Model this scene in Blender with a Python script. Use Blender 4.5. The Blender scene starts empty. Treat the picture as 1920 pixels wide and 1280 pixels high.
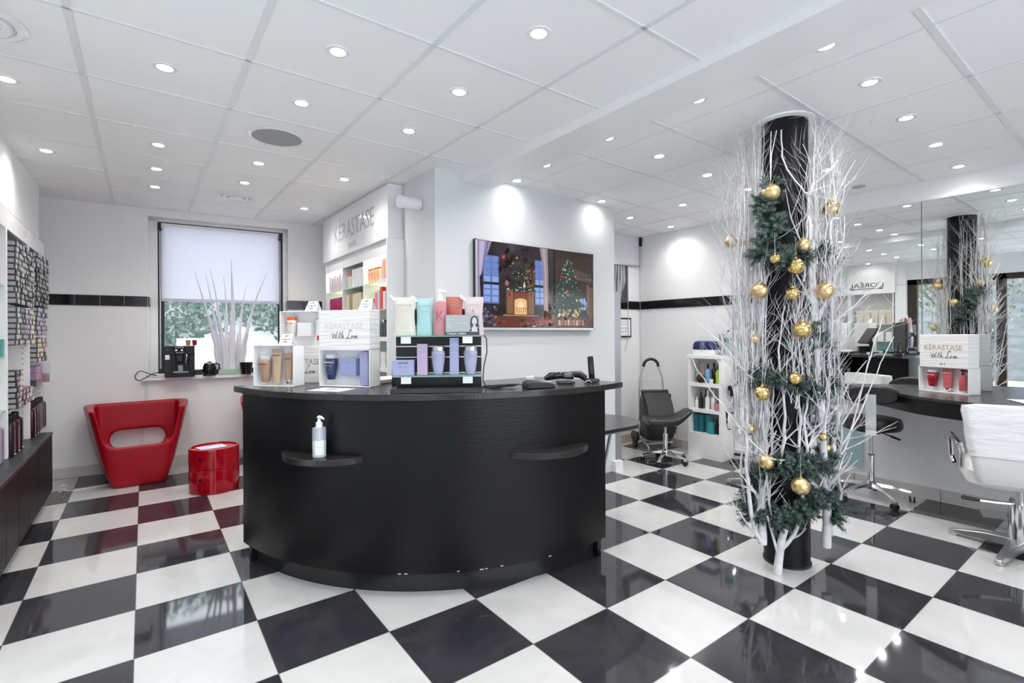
import bpy, bmesh, math, random
from mathutils import Vector, Matrix, Euler
from math import pi, sin, cos, radians, sqrt, atan2
SC = bpy.context.scene
COL = SC.collection
random.seed(7)

# ------------------------------------------------------------------ camera
cam_d = bpy.data.cameras.new('camera')
cam_d.sensor_width = 36.0
cam_d.lens = 17.443
cam_d.shift_y = -0.00679
cam_d.clip_start = 0.02
cam_d.clip_end = 200
cam = bpy.data.objects.new('camera', cam_d)
COL.objects.link(cam)
YAW, ROLL = 0.6390, -0.0058
_fw = Vector((sin(YAW), cos(YAW), 0)); _rt = Vector((cos(YAW), -sin(YAW), 0)); _up = Vector((0, 0, 1))
_r2 = _rt * cos(ROLL) + _up * sin(ROLL); _u2 = -_rt * sin(ROLL) + _up * cos(ROLL)
_m = Matrix.Identity(4)
for i in range(3):
    _m[i][0] = _r2[i]; _m[i][1] = _u2[i]; _m[i][2] = -_fw[i]
_m.translation = Vector((0.0368, -2.5292, 1.3043))
cam.matrix_world = _m
SC.camera = cam

# ------------------------------------------------------------------ view, sky, daylight
SC.view_settings.view_transform = 'Standard'
SC.view_settings.look = 'None'
SC.view_settings.exposure = 0.82
SC.view_settings.gamma = 1.0
SC.view_settings.use_curve_mapping = False
SKY_STRENGTH = 3.3
SPOT_W = 11.5
world = bpy.data.worlds.new('overcast_sky'); SC.world = world
world.use_nodes = True
_nt = world.node_tree
_bg = _nt.nodes['Background']
_tc = _nt.nodes.new('ShaderNodeTexCoord'); _sp = _nt.nodes.new('ShaderNodeSeparateXYZ')
_rp = _nt.nodes.new('ShaderNodeValToRGB')
_nt.links.new(_tc.outputs['Generated'], _sp.inputs[0]); _nt.links.new(_sp.outputs['Z'], _rp.inputs[0])
_nt.links.new(_rp.outputs[0], _bg.inputs['Color'])
_rp.color_ramp.elements[0].color = (0.62, 0.67, 0.74, 1); _rp.color_ramp.elements[0].position = 0.0
_rp.color_ramp.elements[1].color = (0.90, 0.95, 1.0, 1); _rp.color_ramp.elements[1].position = 0.25
_bg.inputs['Strength'].default_value = SKY_STRENGTH

def portal(loc, rot, sx, sy):
    d = bpy.data.lights.new('sky_portal', 'AREA'); d.shape = 'RECTANGLE'; d.size = sx; d.size_y = sy
    d.cycles.is_portal = True
    o = bpy.data.objects.new('sky_portal', d); COL.objects.link(o)
    o.location = loc; o.rotation_euler = rot
    return o
portal((-0.82, -1.9, 1.12), (0, -pi / 2, 0), 2.1, 4.1)     # shop front glazing, opens toward -x
portal((1.6, -4.36, 1.3), (pi / 2, 0, 0), 3.2, 2.0)        # window behind the camera

SC.cycles.use_denoising = True
try:
    SC.cycles.denoiser = 'OPENIMAGEDENOISE'
except Exception:
    pass
SC.cycles.max_bounces = 10
SC.cycles.diffuse_bounces = 5
SC.cycles.glossy_bounces = 5
SC.cycles.transmission_bounces = 8
SC.cycles.transparent_max_bounces = 12
SC.cycles.sample_clamp_indirect = 6.0
SC.cycles.caustics_reflective = True
SC.cycles.blur_glossy = 1.0
SC.cycles.caustics_refractive = False

# ------------------------------------------------------------------ materials
MATS = {}
def mat(name, col=(.8, .8, .8), rough=.5, metal=0., spec=.5, emit=None, es=0., trans=0., ior=1.45, alpha=1., coat=0., bump=None, noise=None, sss=0.):
    if name in MATS: return MATS[name]
    m = bpy.data.materials.new(name); m.use_nodes = True
    nt = m.node_tree; b = nt.nodes['Principled BSDF']
    b.inputs['Base Color'].default_value = (*col, 1); b.inputs['Roughness'].default_value = rough
    b.inputs['Metallic'].default_value = metal; b.inputs['Specular IOR Level'].default_value = spec
    b.inputs['IOR'].default_value = ior; b.inputs['Transmission Weight'].default_value = trans
    b.inputs['Alpha'].default_value = alpha; b.inputs['Coat Weight'].default_value = coat
    if emit:
        b.inputs['Emission Color'].default_value = (*emit, 1); b.inputs['Emission Strength'].default_value = es
    if noise:                                   # (scale, second colour, stretch)
        sc, c2, st = noise
        tc = nt.nodes.new('ShaderNodeTexCoord'); mp = nt.nodes.new('ShaderNodeMapping'); mp.inputs['Scale'].default_value = st
        n = nt.nodes.new('ShaderNodeTexNoise'); n.inputs['Scale'].default_value = sc; n.inputs['Detail'].default_value = 5
        mx = nt.nodes.new('ShaderNodeMix'); mx.data_type = 'RGBA'
        rp = nt.nodes.new('ShaderNodeValToRGB'); rp.color_ramp.elements[0].position = .35; rp.color_ramp.elements[1].position = .65
        nt.links.new(tc.outputs['Object'], mp.inputs[0]); nt.links.new(mp.outputs[0], n.inputs[0])
        nt.links.new(n.outputs[0], rp.inputs[0]); nt.links.new(rp.outputs[0], mx.inputs['Factor'])
        mx.inputs['A'].default_value = (*col, 1); mx.inputs['B'].default_value = (*c2, 1)
        nt.links.new(mx.outputs['Result'], b.inputs['Base Color'])
    if bump:                                    # (scale, strength, stretch)
        sc, st, sx = bump
        tc = nt.nodes.new('ShaderNodeTexCoord'); mp = nt.nodes.new('ShaderNodeMapping'); mp.inputs['Scale'].default_value = sx
        n = nt.nodes.new('ShaderNodeTexNoise'); n.inputs['Scale'].default_value = sc; n.inputs['Detail'].default_value = 4
        bp = nt.nodes.new('ShaderNodeBump'); bp.inputs['Strength'].default_value = st; bp.inputs['Distance'].default_value = .01
        nt.links.new(tc.outputs['Object'], mp.inputs[0]); nt.links.new(mp.outputs[0], n.inputs[0])
        nt.links.new(n.outputs[0], bp.inputs['Height']); nt.links.new(bp.outputs[0], b.inputs['Normal'])
    MATS[name] = m
    return m
def sheer(name, col, transp, diff_trans=.5, rough=.5):
    """thin film or fabric: part see-through, part diffuse, part letting light through"""
    if name in MATS: return MATS[name]
    m = bpy.data.materials.new(name); m.use_nodes = True; nt = m.node_tree; nt.nodes.clear()
    o = nt.nodes.new('ShaderNodeOutputMaterial'); t = nt.nodes.new('ShaderNodeBsdfTransparent')
    d = nt.nodes.new('ShaderNodeBsdfDiffuse'); tr = nt.nodes.new('ShaderNodeBsdfTranslucent')
    d.inputs[0].default_value = (*col, 1); tr.inputs[0].default_value = (*col, 1)
    m1 = nt.nodes.new('ShaderNodeMixShader'); m2 = nt.nodes.new('ShaderNodeMixShader')
    m1.inputs[0].default_value = diff_trans; m2.inputs[0].default_value = transp
    nt.links.new(d.outputs[0], m1.inputs[1]); nt.links.new(tr.outputs[0], m1.inputs[2])
    nt.links.new(m1.outputs[0], m2.inputs[1]); nt.links.new(t.outputs[0], m2.inputs[2]); nt.links.new(m2.outputs[0], o.inputs[0])
    MATS[name] = m; return m
def glassy(name, col, transp=.85, rough=.02):
    """pane or clear plastic: mostly transparent with a clear gloss"""
    if name in MATS: return MATS[name]
    m = bpy.data.materials.new(name); m.use_nodes = True; nt = m.node_tree; nt.nodes.clear()
    o = nt.nodes.new('ShaderNodeOutputMaterial'); t = nt.nodes.new('ShaderNodeBsdfTransparent'); g = nt.nodes.new('ShaderNodeBsdfPrincipled')
    g.inputs['Base Color'].default_value = (*col, 1); g.inputs['Roughness'].default_value = rough
    t.inputs[0].default_value = (*[.6 + .4 * c for c in col], 1)
    mx = nt.nodes.new('ShaderNodeMixShader'); mx.inputs[0].default_value = transp
    nt.links.new(g.outputs[0], mx.inputs[1]); nt.links.new(t.outputs[0], mx.inputs[2]); nt.links.new(mx.outputs[0], o.inputs[0])
    MATS[name] = m; return m

WALL = mat('wall_paint', (.87, .87, .885), .42, bump=(60, .03, (1, 1, 1)))
CEIL = mat('ceiling_tile', (.93, .935, .94), .55, bump=(150, .03, (1, 1, 1)))
CEILBAR = mat('ceiling_bar', (.80, .81, .82), .35)
WHITE = mat('white_laminate', (.88, .88, .885), .3)
WHITEGLOSS = mat('white_gloss', (.86, .86, .87), .12)
BLACKTILE = mat('black_glazed_tile', (.012, .012, .014), .12)
GREYTILE = mat('grey_skirting_tile', (.62, .60, .58), .25)
BLACK = mat('black_plastic', (.012, .012, .013), .35)
BLACKGLOSS = mat('black_gloss_plastic', (.010, .010, .012), .08)
BLACKWOOD = mat('black_wood_veneer', (.005, .005, .006), .30, spec=.30, bump=(22, .12, (.35, .35, 9)))
BLACKTOP = mat('black_worktop', (.022, .021, .022), .16, bump=(30, .12, (1, 6, 1)))
DARKWOOD = mat('dark_brown_frame', (.045, .028, .022), .4)
CHROME = mat('chrome', (.82, .82, .83), .09, 1.)
BRUSHED = mat('brushed_metal', (.62, .63, .64), .3, 1.)
GREYMETAL = mat('grey_metal', (.42, .43, .45), .35, .8)
RED = mat('red_moulded_plastic', (.34, .002, .012), .36, spec=.4)
REDGLOSS = mat('red_gloss_plastic', (.36, .002, .010), .07)
GOLD = mat('matt_gold', (.80, .58, .30), .30, .9)
GOLDMIRROR = mat('mirror_gold', (.85, .62, .25), .08, 1., bump=(28, .8, (1, 1, 1)))
BIRCH = mat('white_painted_bark', (.78, .78, .80), .6, noise=(9, (.60, .60, .63), (1, 1, 3)))
TWIG = mat('white_painted_twig', (.70, .70, .73), .6, noise=(14, (.42, .41, .42), (1, 1, 1)))
FIR = mat('fir_needles', (.050, .085, .072), .55, noise=(22, (.13, .19, .17), (1, 1, 1)))
MIRROR = mat('mirror_silver', (.86, .89, .88), .0, 1.)
LEATHER = mat('black_leather', (.020, .018, .018), .32, bump=(200, .1, (1, 1, 1)))
PAPER = mat('white_card', (.86, .86, .88), .6)
INK = mat('black_ink', (.02, .02, .02), .5)
GREYINK = mat('grey_lettering', (.40, .41, .43), .35)
GOLDINK = mat('gold_lettering', (.45, .36, .16), .4)

# ------------------------------------------------------------------ mesh helpers
class MB:
    def __init__(s): s.v = []; s.f = []; s.mi = []; s.cur = 0
    def add(s, vs, fs):
        n = len(s.v); s.v += [tuple(p) for p in vs]; s.f += [tuple(i + n for i in f) for f in fs]; s.mi += [s.cur] * len(fs); return s
    def box(s, c, d, rz=0., M=None):
        x, y, z = d[0] / 2, d[1] / 2, d[2] / 2
        vs = [Vector((a * x, b * y, e * z)) for e in (-1, 1) for b in (-1, 1) for a in (-1, 1)]
        R = Matrix.Rotation(rz, 3, 'Z') if M is None else M
        return s.add([R @ v + Vector(c) for v in vs], [(0, 2, 3, 1), (4, 5, 7, 6), (0, 1, 5, 4), (1, 3, 7, 5), (3, 2, 6, 7), (2, 0, 4, 6)])
    def b2(s, a, b):
        return s.box([(a[i] + b[i]) / 2 for i in range(3)], [abs(b[i] - a[i]) for i in range(3)])
    def prism(s, pts, z0, z1, top_pts=None):
        n = len(pts); tp = top_pts or pts
        vs = [(p[0], p[1], z0) for p in pts] + [(p[0], p[1], z1) for p in tp]
        return s.add(vs, [tuple(range(n))[::-1], tuple(range(n, 2 * n))] + [(i, (i + 1) % n, n + (i + 1) % n, n + i) for i in range(n)])
    def rings(s, rings, cap=True, close=True):
        n = len(rings[0]); vs = [p for r in rings for p in r]; fs = []
        for k in range(len(rings) - 1):
            for i in range(n if close else n - 1):
                j = (i + 1) % n; fs.append((k * n + i, k * n + j, (k + 1) * n + j, (k + 1) * n + i))
        if cap: fs += [tuple(range(n))[::-1], tuple(range((len(rings) - 1) * n, len(rings) * n))]
        return s.add(vs, fs)
    def lathe(s, prof, c=(0, 0, 0), n=24, sx=1., sy=1., M=None, ring=False):
        R = []
        for r, z in prof:
            ring = []
            for i in range(n):
                a = 2 * pi * i / n; p = Vector((r * cos(a) * sx, r * sin(a) * sy, z))
                if M is not None: p = M @ p
                ring.append(p + Vector(c))
            R.append(ring)
        if ring: return s.rings(R + [R[0]], cap=False)
        return s.rings(R)
    def tube(s, pts, rad, n=8, cap=True):
        pts = [Vector(p) for p in pts]; R = []
        if not hasattr(rad, '__len__'): rad = [rad] * len(pts)
        t0 = (pts[1] - pts[0]).normalized(); up = Vector((0, 0, 1)) if abs(t0.z) < .9 else Vector((1, 0, 0))
        nrm = t0.cross(up).normalized()
        for k, p in enumerate(pts):
            t = (pts[min(k + 1, len(pts) - 1)] - pts[max(k - 1, 0)]).normalized()
            nrm = (nrm - t * nrm.dot(t)).normalized(); bn = t.cross(nrm)
            R.append([p + (nrm * cos(2 * pi * i / n) + bn * sin(2 * pi * i / n)) * rad[k] for i in range(n)])
        return s.rings(R, cap)
    def stube(s, pts, rad, n=8, q=6):
        out = []
        for k in range(len(pts) - 1):
            a = Vector(pts[max(k - 1, 0)]); b = Vector(pts[k]); c = Vector(pts[k + 1]); d = Vector(pts[min(k + 2, len(pts) - 1)])
            for i in range(q):
                f = i / q; out.append(.5 * (2 * b + (c - a) * f + (2 * a - 5 * b + 4 * c - d) * f * f + (3 * b - a - 3 * c + d) * f ** 3))
        out.append(Vector(pts[-1])); return s.tube(out, rad, n)
    def cyl(s, a, b, r, r2=None, n=20):
        return s.tube([a, b], [r, r if r2 is None else r2], n)
    def sphere(s, c, r, n=20, m=12, sz=1.):
        prof = [(max(r * sin(pi * k / m), 1e-4), -r * sz * cos(pi * k / m)) for k in range(m + 1)]
        return s.lathe(prof, c, n)
    def mesh(s, name):
        me = bpy.data.meshes.new(name); me.from_pydata(s.v, [], s.f)
        for p, i in zip(me.polygons, s.mi): p.material_index = i
        me.validate(); me.update(); return me

def link(name, me, m=None, parent=None, smooth=True, bevel=0., ang=35, loc=None, rz=None):
    ms = m if isinstance(m, (list, tuple)) else [m]
    for x in ms:
        if x is not None: me.materials.append(x)
    if smooth:
        me.polygons.foreach_set('use_smooth', [True] * len(me.polygons))
        me.set_sharp_from_angle(angle=radians(ang))
    o = bpy.data.objects.new(name, me); COL.objects.link(o)
    if parent is not None: o.parent = parent
    if loc is not None: o.location = loc
    if rz is not None: o.rotation_euler = (0, 0, rz)
    if bevel:
        b = o.modifiers.new('edge', 'BEVEL'); b.width = bevel; b.segments = 2; b.limit_method = 'ANGLE'; b.angle_limit = radians(40)
        b.harden_normals = False
    return o
def part(name, mb, m, parent, bevel=0., smooth=True, ang=35, label=None):
    o = link(name, mb.mesh(name), m, parent, smooth, bevel, ang)
    if label: o['label'] = label
    return o
def tag(o, label, cat, group=None, kind=None):
    o['label'] = label; o['category'] = cat
    if group: o['group'] = group
    if kind: o['kind'] = kind
    return o
def thing(name, label, cat, loc=(0, 0, 0), rz=0., group=None):
    o = bpy.data.objects.new(name, None); COL.objects.link(o); o.empty_display_size = .05
    o.location = loc; o.rotation_euler = (0, 0, rz)
    return tag(o, label, cat, group)
def solo(name, mb, m, label, cat, group=None, bevel=0., loc=(0, 0, 0), rz=0., smooth=True, ang=35):
    return tag(link(name, mb.mesh(name), m, None, smooth, bevel, ang, loc, rz), label, cat, group)
def struct(name, mb, m, parent=None, bevel=0., smooth=False):
    o = link(name, mb.mesh(name), m, parent, smooth, bevel)
    if parent is None: o['kind'] = 'structure'
    return o
def copy_tree(o, parent=None):
    c = o.copy(); COL.objects.link(c)
    if parent is not None: c.parent = parent
    for ch in list(o.children): copy_tree(ch, c)
    return c
def dup(o, loc, label=None, rz=None, group=None, scale=None):
    c = copy_tree(o); c.location = loc
    if rz is not None: c.rotation_euler = (0, 0, rz)
    if label: c['label'] = label
    if group: c['group'] = group
    if scale is not None: c.scale = scale
    return c
_tcache = {}
def text(s, size, m, parent, M, name='lettering', extr=.0004, align='CENTER', sx=1., bold=0., spacing=1.):
    """flat raised lettering; M places it (x right, y up, z out of the surface)"""
    key = (s, round(size, 4), extr, align, round(sx, 3), bold, spacing)
    if key not in _tcache:
        cu = bpy.data.curves.new('t', 'FONT'); cu.body = s; cu.size = size; cu.extrude = extr; cu.align_x = align; cu.offset = bold
        cu.resolution_u = 3; cu.space_character = spacing
        o = bpy.data.objects.new('t', cu); COL.objects.link(o)
        bpy.context.view_layer.update()
        me = bpy.data.meshes.new_from_object(o.evaluated_get(bpy.context.evaluated_depsgraph_get()))
        bpy.data.objects.remove(o); bpy.data.curves.remove(cu)
        for v in me.vertices: v.co.x *= sx
        _tcache[key] = me
    me = _tcache[key].copy(); me.name = name; me.materials.clear()
    o = link(name, me, m, parent, smooth=False); o.matrix_local = M
    return o
def face_M(loc, normal, up=(0, 0, 1)):
    z = Vector(normal).normalized(); y = (Vector(up) - z * Vector(up).dot(z)).normalized(); x = y.cross(z)
    M = Matrix.Identity(4)
    for i in range(3): M[i][0] = x[i]; M[i][1] = y[i]; M[i][2] = z[i]; M[i][3] = loc[i]
    return M
def rrect(w, h, r, n=5):
    pts = []
    for cx, cy, a0 in ((w / 2 - r, h / 2 - r, 0), (-w / 2 + r, h / 2 - r, pi / 2), (-w / 2 + r, -h / 2 + r, pi), (w / 2 - r, -h / 2 + r, 1.5 * pi)):
        for k in range(n + 1): a = a0 + pi / 2 * k / n; pts.append((cx + r * cos(a), cy + r * sin(a)))
    return pts
ORD = ['first', 'second', 'third', 'fourth', 'fifth', 'sixth', 'seventh', 'eighth', 'ninth', 'tenth', 'eleventh', 'twelfth']

# ------------------------------------------------------------------ setting
# floor: polished black and white chequer, 45 cm tiles
fm = bpy.data.materials.new('chequer_tiles'); fm.use_nodes = True
nt = fm.node_tree; bs = nt.nodes['Principled BSDF']
def N(t, **k):
    n = nt.nodes.new(t)
    for a, b in k.items(): setattr(n, a, b)
    return n
def math_(op, a, b=None):
    n = N('ShaderNodeMath', operation=op)
    for i, x in enumerate((a, b)):
        if x is None: continue
        if isinstance(x, (int, float)): n.inputs[i].default_value = x
        else: nt.links.new(x, n.inputs[i])
    return n.outputs[0]
tc = N('ShaderNodeTexCoord'); sp = N('ShaderNodeSeparateXYZ'); nt.links.new(tc.outputs['Object'], sp.inputs[0])
ux = math_('DIVIDE', sp.outputs[0], .45); uy = math_('DIVIDE', sp.outputs[1], .45)
fx = math_('FLOOR', ux); fy = math_('FLOOR', uy)
par = math_('FLOORED_MODULO', math_('ADD', fx, fy), 2.)
gx = math_('ABSOLUTE', math_('SUBTRACT', math_('FRACT', ux), .5)); gy = math_('ABSOLUTE', math_('SUBTRACT', math_('FRACT', uy), .5))
gr = math_('GREATER_THAN', math_('MAXIMUM', gx, gy), .5 - .0018 / .45)
cb = N('ShaderNodeCombineXYZ'); nt.links.new(fx, cb.inputs[0]); nt.links.new(fy, cb.inputs[1])
wn = N('ShaderNodeTexWhiteNoise'); nt.links.new(cb.outputs[0], wn.inputs['Vector'])
ns = N('ShaderNodeTexNoise'); ns.inputs['Scale'].default_value = 3.5; ns.inputs['Detail'].default_value = 7; ns.inputs['Distortion'].default_value = 1.2
off = N('ShaderNodeVectorMath', operation='MULTIPLY_ADD'); nt.links.new(cb.outputs[0], off.inputs[0]); off.inputs[1].default_value = (3.7, 5.3, 0)
nt.links.new(tc.outputs['Object'], off.inputs[2]); nt.links.new(off.outputs[0], ns.inputs['Vector'])
def ramp(inp, c0, c1, p0=.3, p1=.7):
    r = N('ShaderNodeValToRGB'); r.color_ramp.elements[0].position = p0; r.color_ramp.elements[1].position = p1
    r.color_ramp.elements[0].color = (*c0, 1); r.color_ramp.elements[1].color = (*c1, 1); nt.links.new(inp, r.inputs[0]); return r.outputs[0]
dk = ramp(ns.outputs[0], (.020, .020, .026), (.042, .041, .048)); wh = ramp(ns.outputs[0], (.50, .50, .50), (.56, .56, .56))
def mix(f, a, b):
    m = N('ShaderNodeMix', data_type='RGBA'); nt.links.new(f, m.inputs['Factor'])
    for k, x in (('A', a), ('B', b)):
        if isinstance(x, tuple): m.inputs[k].default_value = (*x, 1)
        else: nt.links.new(x, m.inputs[k])
    return m.outputs['Result']
c = mix(par, dk, wh); c = mix(gr, c, (.10, .10, .10)); nt.links.new(c, bs.inputs['Base Color'])
bs.inputs['Roughness'].default_value = .055; bs.inputs['Specular IOR Level'].default_value = .62
mb = MB(); mb.b2((-1.0, -4.5, -.05), (7.0, 5.0, 0)); struct('floor', mb, fm)

def lz(y): return 2.508 + .018 * y
def rzz(x): return 2.525 - .0135 * (x - 2.0)
mb = MB()
mb.add([(-1, -4.5, lz(-4.5)), (1.985, -4.5, lz(-4.5)), (1.985, 3.75, lz(3.75)), (-1, 3.75, lz(3.75))], [(0, 3, 2, 1)])
mb.add([(2.0, -4.5, rzz(2)), (5.05, -4.5, rzz(5.05)), (5.05, 1.6, rzz(5.05)), (2.0, 1.6, rzz(2))], [(0, 3, 2, 1)])
mb.b2((-1, -4.5, 2.64), (5.05, 3.75, 2.7))
ceil_o = struct('ceiling', mb, CEIL)
# suspended-ceiling bars
mb = MB()
def lbar(x0, y0, x1, y1, w):
    dx, dy = (w / 2, 0) if x0 == x1 else (0, w / 2)
    a = [(x0 - dx, y0 - dy), (x1 + dx, y0 - dy), (x1 + dx, y1 + dy), (x0 - dx, y1 + dy)]
    zf = (lambda p: lz(p[1])) if max(x0, x1) < 2 else (lambda p: rzz(p[0]))
    mb.add([(p[0], p[1], zf(p) - .0035) for p in a] + [(p[0], p[1], zf(p) + .004) for p in a], [(0, 3, 2, 1), (4, 5, 6, 7), (0, 1, 5, 4), (1, 2, 6, 5), (2, 3, 7, 6), (3, 0, 4, 7)])
LX = [-.183 + .592 * k for k in range(4)]; LY = [-.715 + .6 * k for k in range(-6, 8)]
LY = [-4.36 + .607 * k for k in range(0, 14)]
LY = [-.112 + .594 * k for k in range(-7, 7)]
for x in LX: lbar(x, -4.5, x, 3.7, .026)
for y in LY: lbar(-.95, y, 1.98, y, .016)
RX = [2.54, 3.16, 3.795, 4.417]; RY = [-.126 + .606 * k for k in range(-7, 3)]
for y in RY: lbar(2.30, y, 4.95, y, .026)
for x in RX: lbar(x, -4.5, x, 1.5, .016)
o = link('ceiling_bars', mb.mesh('ceiling_bars'), CEILBAR, ceil_o, False)
# dropped beam between the two ceilings
mb = MB(); mb.b2((1.975, -4.5, 2.445), (2.23, .695, 2.56)); struct('trim_1', mb, WHITE)

# walls
mb = MB(); mb.b2((-1.06, .27, 0), (-.935, 3.75, 2.62)); struct('wall_left', mb, WALL)
mb = MB(); mb.b2((-.935, .27, 2.125), (-.66, 3.16, 2.62)); struct('trim_10', mb, WALL)
mb = MB(); mb.b2((-.935, .27, 0), (-.66, .425, 2.12)); struct('trim_11', mb, WALL)
# back wall with the window, slightly out of square
K = -.0941
def bw(x, d=0., z=0.):                         # point on the back wall face; d goes into the wall
    y = 3.62 + K * (x + .62); n = Vector((-K, 1)).normalized()
    return Vector((x + n.x * d, y + n.y * d, z))
def wallbox(mb, x0, x1, z0, z1, d0, d1):
    a = [bw(x0, d0), bw(x1, d0), bw(x1, d1), bw(x0, d1)]
    mb.prism([(p.x, p.y) for p in a], z0, z1)
mb = MB()
wallbox(mb, -1.0, .075, 0, 2.62, 0, .3); wallbox(mb, 1.345, 1.9, 0, 2.62, 0, .3); wallbox(mb, .075, 1.345, 0, .87, 0, .3); wallbox(mb, .075, 1.345, 2.50, 2.62, 0, .3)
struct('wall_back', mb, WALL)
mb = MB(); wallbox(mb, .02, 1.40, .868, .900, -.05, .28); struct('trim_2', mb, WHITEGLOSS, bevel=.004)    # sill
# partition that carries the television
mb = MB(); mb.b2((1.74, .69, 0), (3.65, .86, 2.6)); mb.b2((1.743, .70, 0), (1.95, 1.232, 2.6)); struct('wall_partition', mb, mat('cool_grey_white_paint', (.70, .72, .74), .42, bump=(60, .03, (1, 1, 1))))
mb = MB(); mb.b2((3.652, .70, 0), (3.75, .80, 1.71)); struct('door_1', mb, GREYMETAL)
mb = MB(); mb.b2((3.752, .71, .0), (3.77, .79, 1.69))
mb = MB(); mb.b2((3.60, .64, 0), (3.70, .688, .10)); struct('trim_3', mb, WHITEGLOSS)
# right wall and alcove wall
mb = MB(); mb.b2((4.95, -4.5, 0), (5.1, 1.6, 2.62)); struct('wall_right', mb, WALL)
mb = MB(); mb.b2((3.0, 1.45, 0), (4.95, 1.6, 2.62)); struct('wall_alcove', mb, WALL)
mb = MB(); mb.b2((1.95, 1.24, 0), (2.1, 3.75, 2.62)); mb.b2((1.95, 1.25, 0), (3.05, 1.4, 2.62)); struct('wall_store', mb, WALL)
mb = MB(); mb.b2((-1, 3.9, 2.5), (2.1, 4.0, 2.6))
# rear wall behind the camera, with a wide window opening
mb = MB(); mb.b2((-1, -4.5, 0), (0, -4.36, 2.62)); mb.b2((3.2, -4.5, 0), (5.05, -4.36, 2.62)); mb.b2((0, -4.5, 0), (3.2, -4.36, .3)); mb.b2((0, -4.5, 2.3), (3.2, -4.36, 2.62))
struct('wall_rear', mb, WALL)
mb = MB(); mb.b2((-1, -4.36, 2.20), (-.68, .27, 2.62)); mb.b2((-1, -4.36, 0), (-.72, .27, .12)); mb.b2((-1, -4.36, 0), (-.72, -4.0, 2.3)); struct('wall_front', mb, WALL)
# shop front: dark frames and glass
mb = MB()
for y0, y1 in ((.14, .27), (-.95, -.84), (-2.0, -1.9), (-3.05, -2.95), (-4.0, -3.9)): mb.b2((-.82, y0, .12), (-.74, y1, 2.2))
mb.b2((-.82, -4.0, 2.11), (-.74, .27, 2.2)); mb.b2((-.82, -4.0, .12), (-.74, .27, .22))
fr = struct('window_2', mb, DARKWOOD)
mb = MB(); mb.b2((-.785, -3.9, .22), (-.779, .14, 2.11)); part('pane', mb, glassy('shop_glass', (.9, .95, .95), .93), fr, smooth=False)
mb = MB(); mb.b2((-.05, -4.46, .3), (3.2, -4.40, .36)); mb.b2((0, -4.46, 2.24), (3.2, -4.40, 2.3))
for x in (.0, 1.05, 2.1, 3.14): mb.b2((x, -4.46, .3), (x + .06, -4.40, 2.3))
struct('window_3', mb, DARKWOOD)
# glazed black tile strip, each run one object
def strip(name, p0, p1, nrm, z0=1.602, z1=1.700, step=.20, th=.012):
    p0, p1 = Vector(p0), Vector(p1); L = (p1 - p0).length; t = (p1 - p0) / L; n = Vector(nrm); mb = MB(); k = max(1, round(L / step)); s = L / k
    R = Matrix(((t.x, n.x, 0), (t.y, n.y, 0), (0, 0, 1)))
    for i in range(k):
        c0 = p0 + t * (s * (i + .5)) + n * (th / 2); mb.box((c0.x, c0.y, (z0 + z1) / 2), (s - .004, th, z1 - z0), M=R)
    return struct(name, mb, BLACKTILE, bevel=.003)
nb = Vector((K, -1)).normalized()               # back wall normal towards the room
a, b = bw(-.66), bw(.075); strip('trim_4', (a.x, a.y), (b.x, b.y), nb)
a, b = bw(1.345), bw(1.70); strip('trim_5', (a.x, a.y), (b.x, b.y), nb)
a, b = bw(.075, .0), bw(.075, .12); tv = Vector((b.x - a.x, b.y - a.y)).normalized()
strip('trim_6', (a.x, a.y), (b.x, b.y), (tv.y, -tv.x)); a, b = bw(1.345, .0), bw(1.345, .12); strip('trim_7', (a.x, a.y), (b.x, b.y), (-tv.y, tv.x))
strip('trim_8', (4.95, -.62), (4.95, 1.44), (-1, 0)); strip('trim_9', (3.7, 1.45), (4.94, 1.45), (0, -1))
# skirting tiles
def skirt(name, p0, p1, nrm): return strip(name, p0, p1, nrm, 0, .10, .60, .012)
o = skirt('baseboard_right', (4.95, -4.3), (4.95, 1.44), (-1, 0)); o.data.materials.clear(); o.data.materials.append(GREYTILE)
a, b = bw(-.9), bw(1.7); o = skirt('baseboard_back', (a.x, a.y), (b.x, b.y), nb); o.data.materials.clear(); o.data.materials.append(GREYTILE)
o = skirt('baseboard_alcove', (3.2, 1.45), (4.94, 1.45), (0, -1)); o.data.materials.clear(); o.data.materials.append(mat('beige_skirting_tile', (.55, .44, .33), .3))

# back window: black frame, glass, outside
WF = mat('window_frame_black', (.02, .02, .024), .35)
mb = MB()
for x0, x1 in ((.145, .20), (1.25, 1.305)): wallbox(mb, x0, x1, .90, 2.475, .12, .17)
wallbox(mb, .145, 1.305, 2.44, 2.475, .12, .17); wallbox(mb, .20, 1.25, .90, .955, .12, .17)
w1 = struct('window_1', mb, WF, bevel=.003)
mb = MB(); wallbox(mb, .20, 1.25, .955, 2.44, .148, .152); part('pane', mb, glassy('window_glass', (.9, .97, .96), .92), w1, smooth=False)
mb = MB(); wallbox(mb, .075, .146, .9, 2.5, .12, .16); wallbox(mb, 1.304, 1.345, .9, 2.5, .12, .16); wallbox(mb, .075, 1.345, 2.474, 2.5, .12, .16)
part('window_jamb', mb, WHITE, w1, smooth=False)

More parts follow.
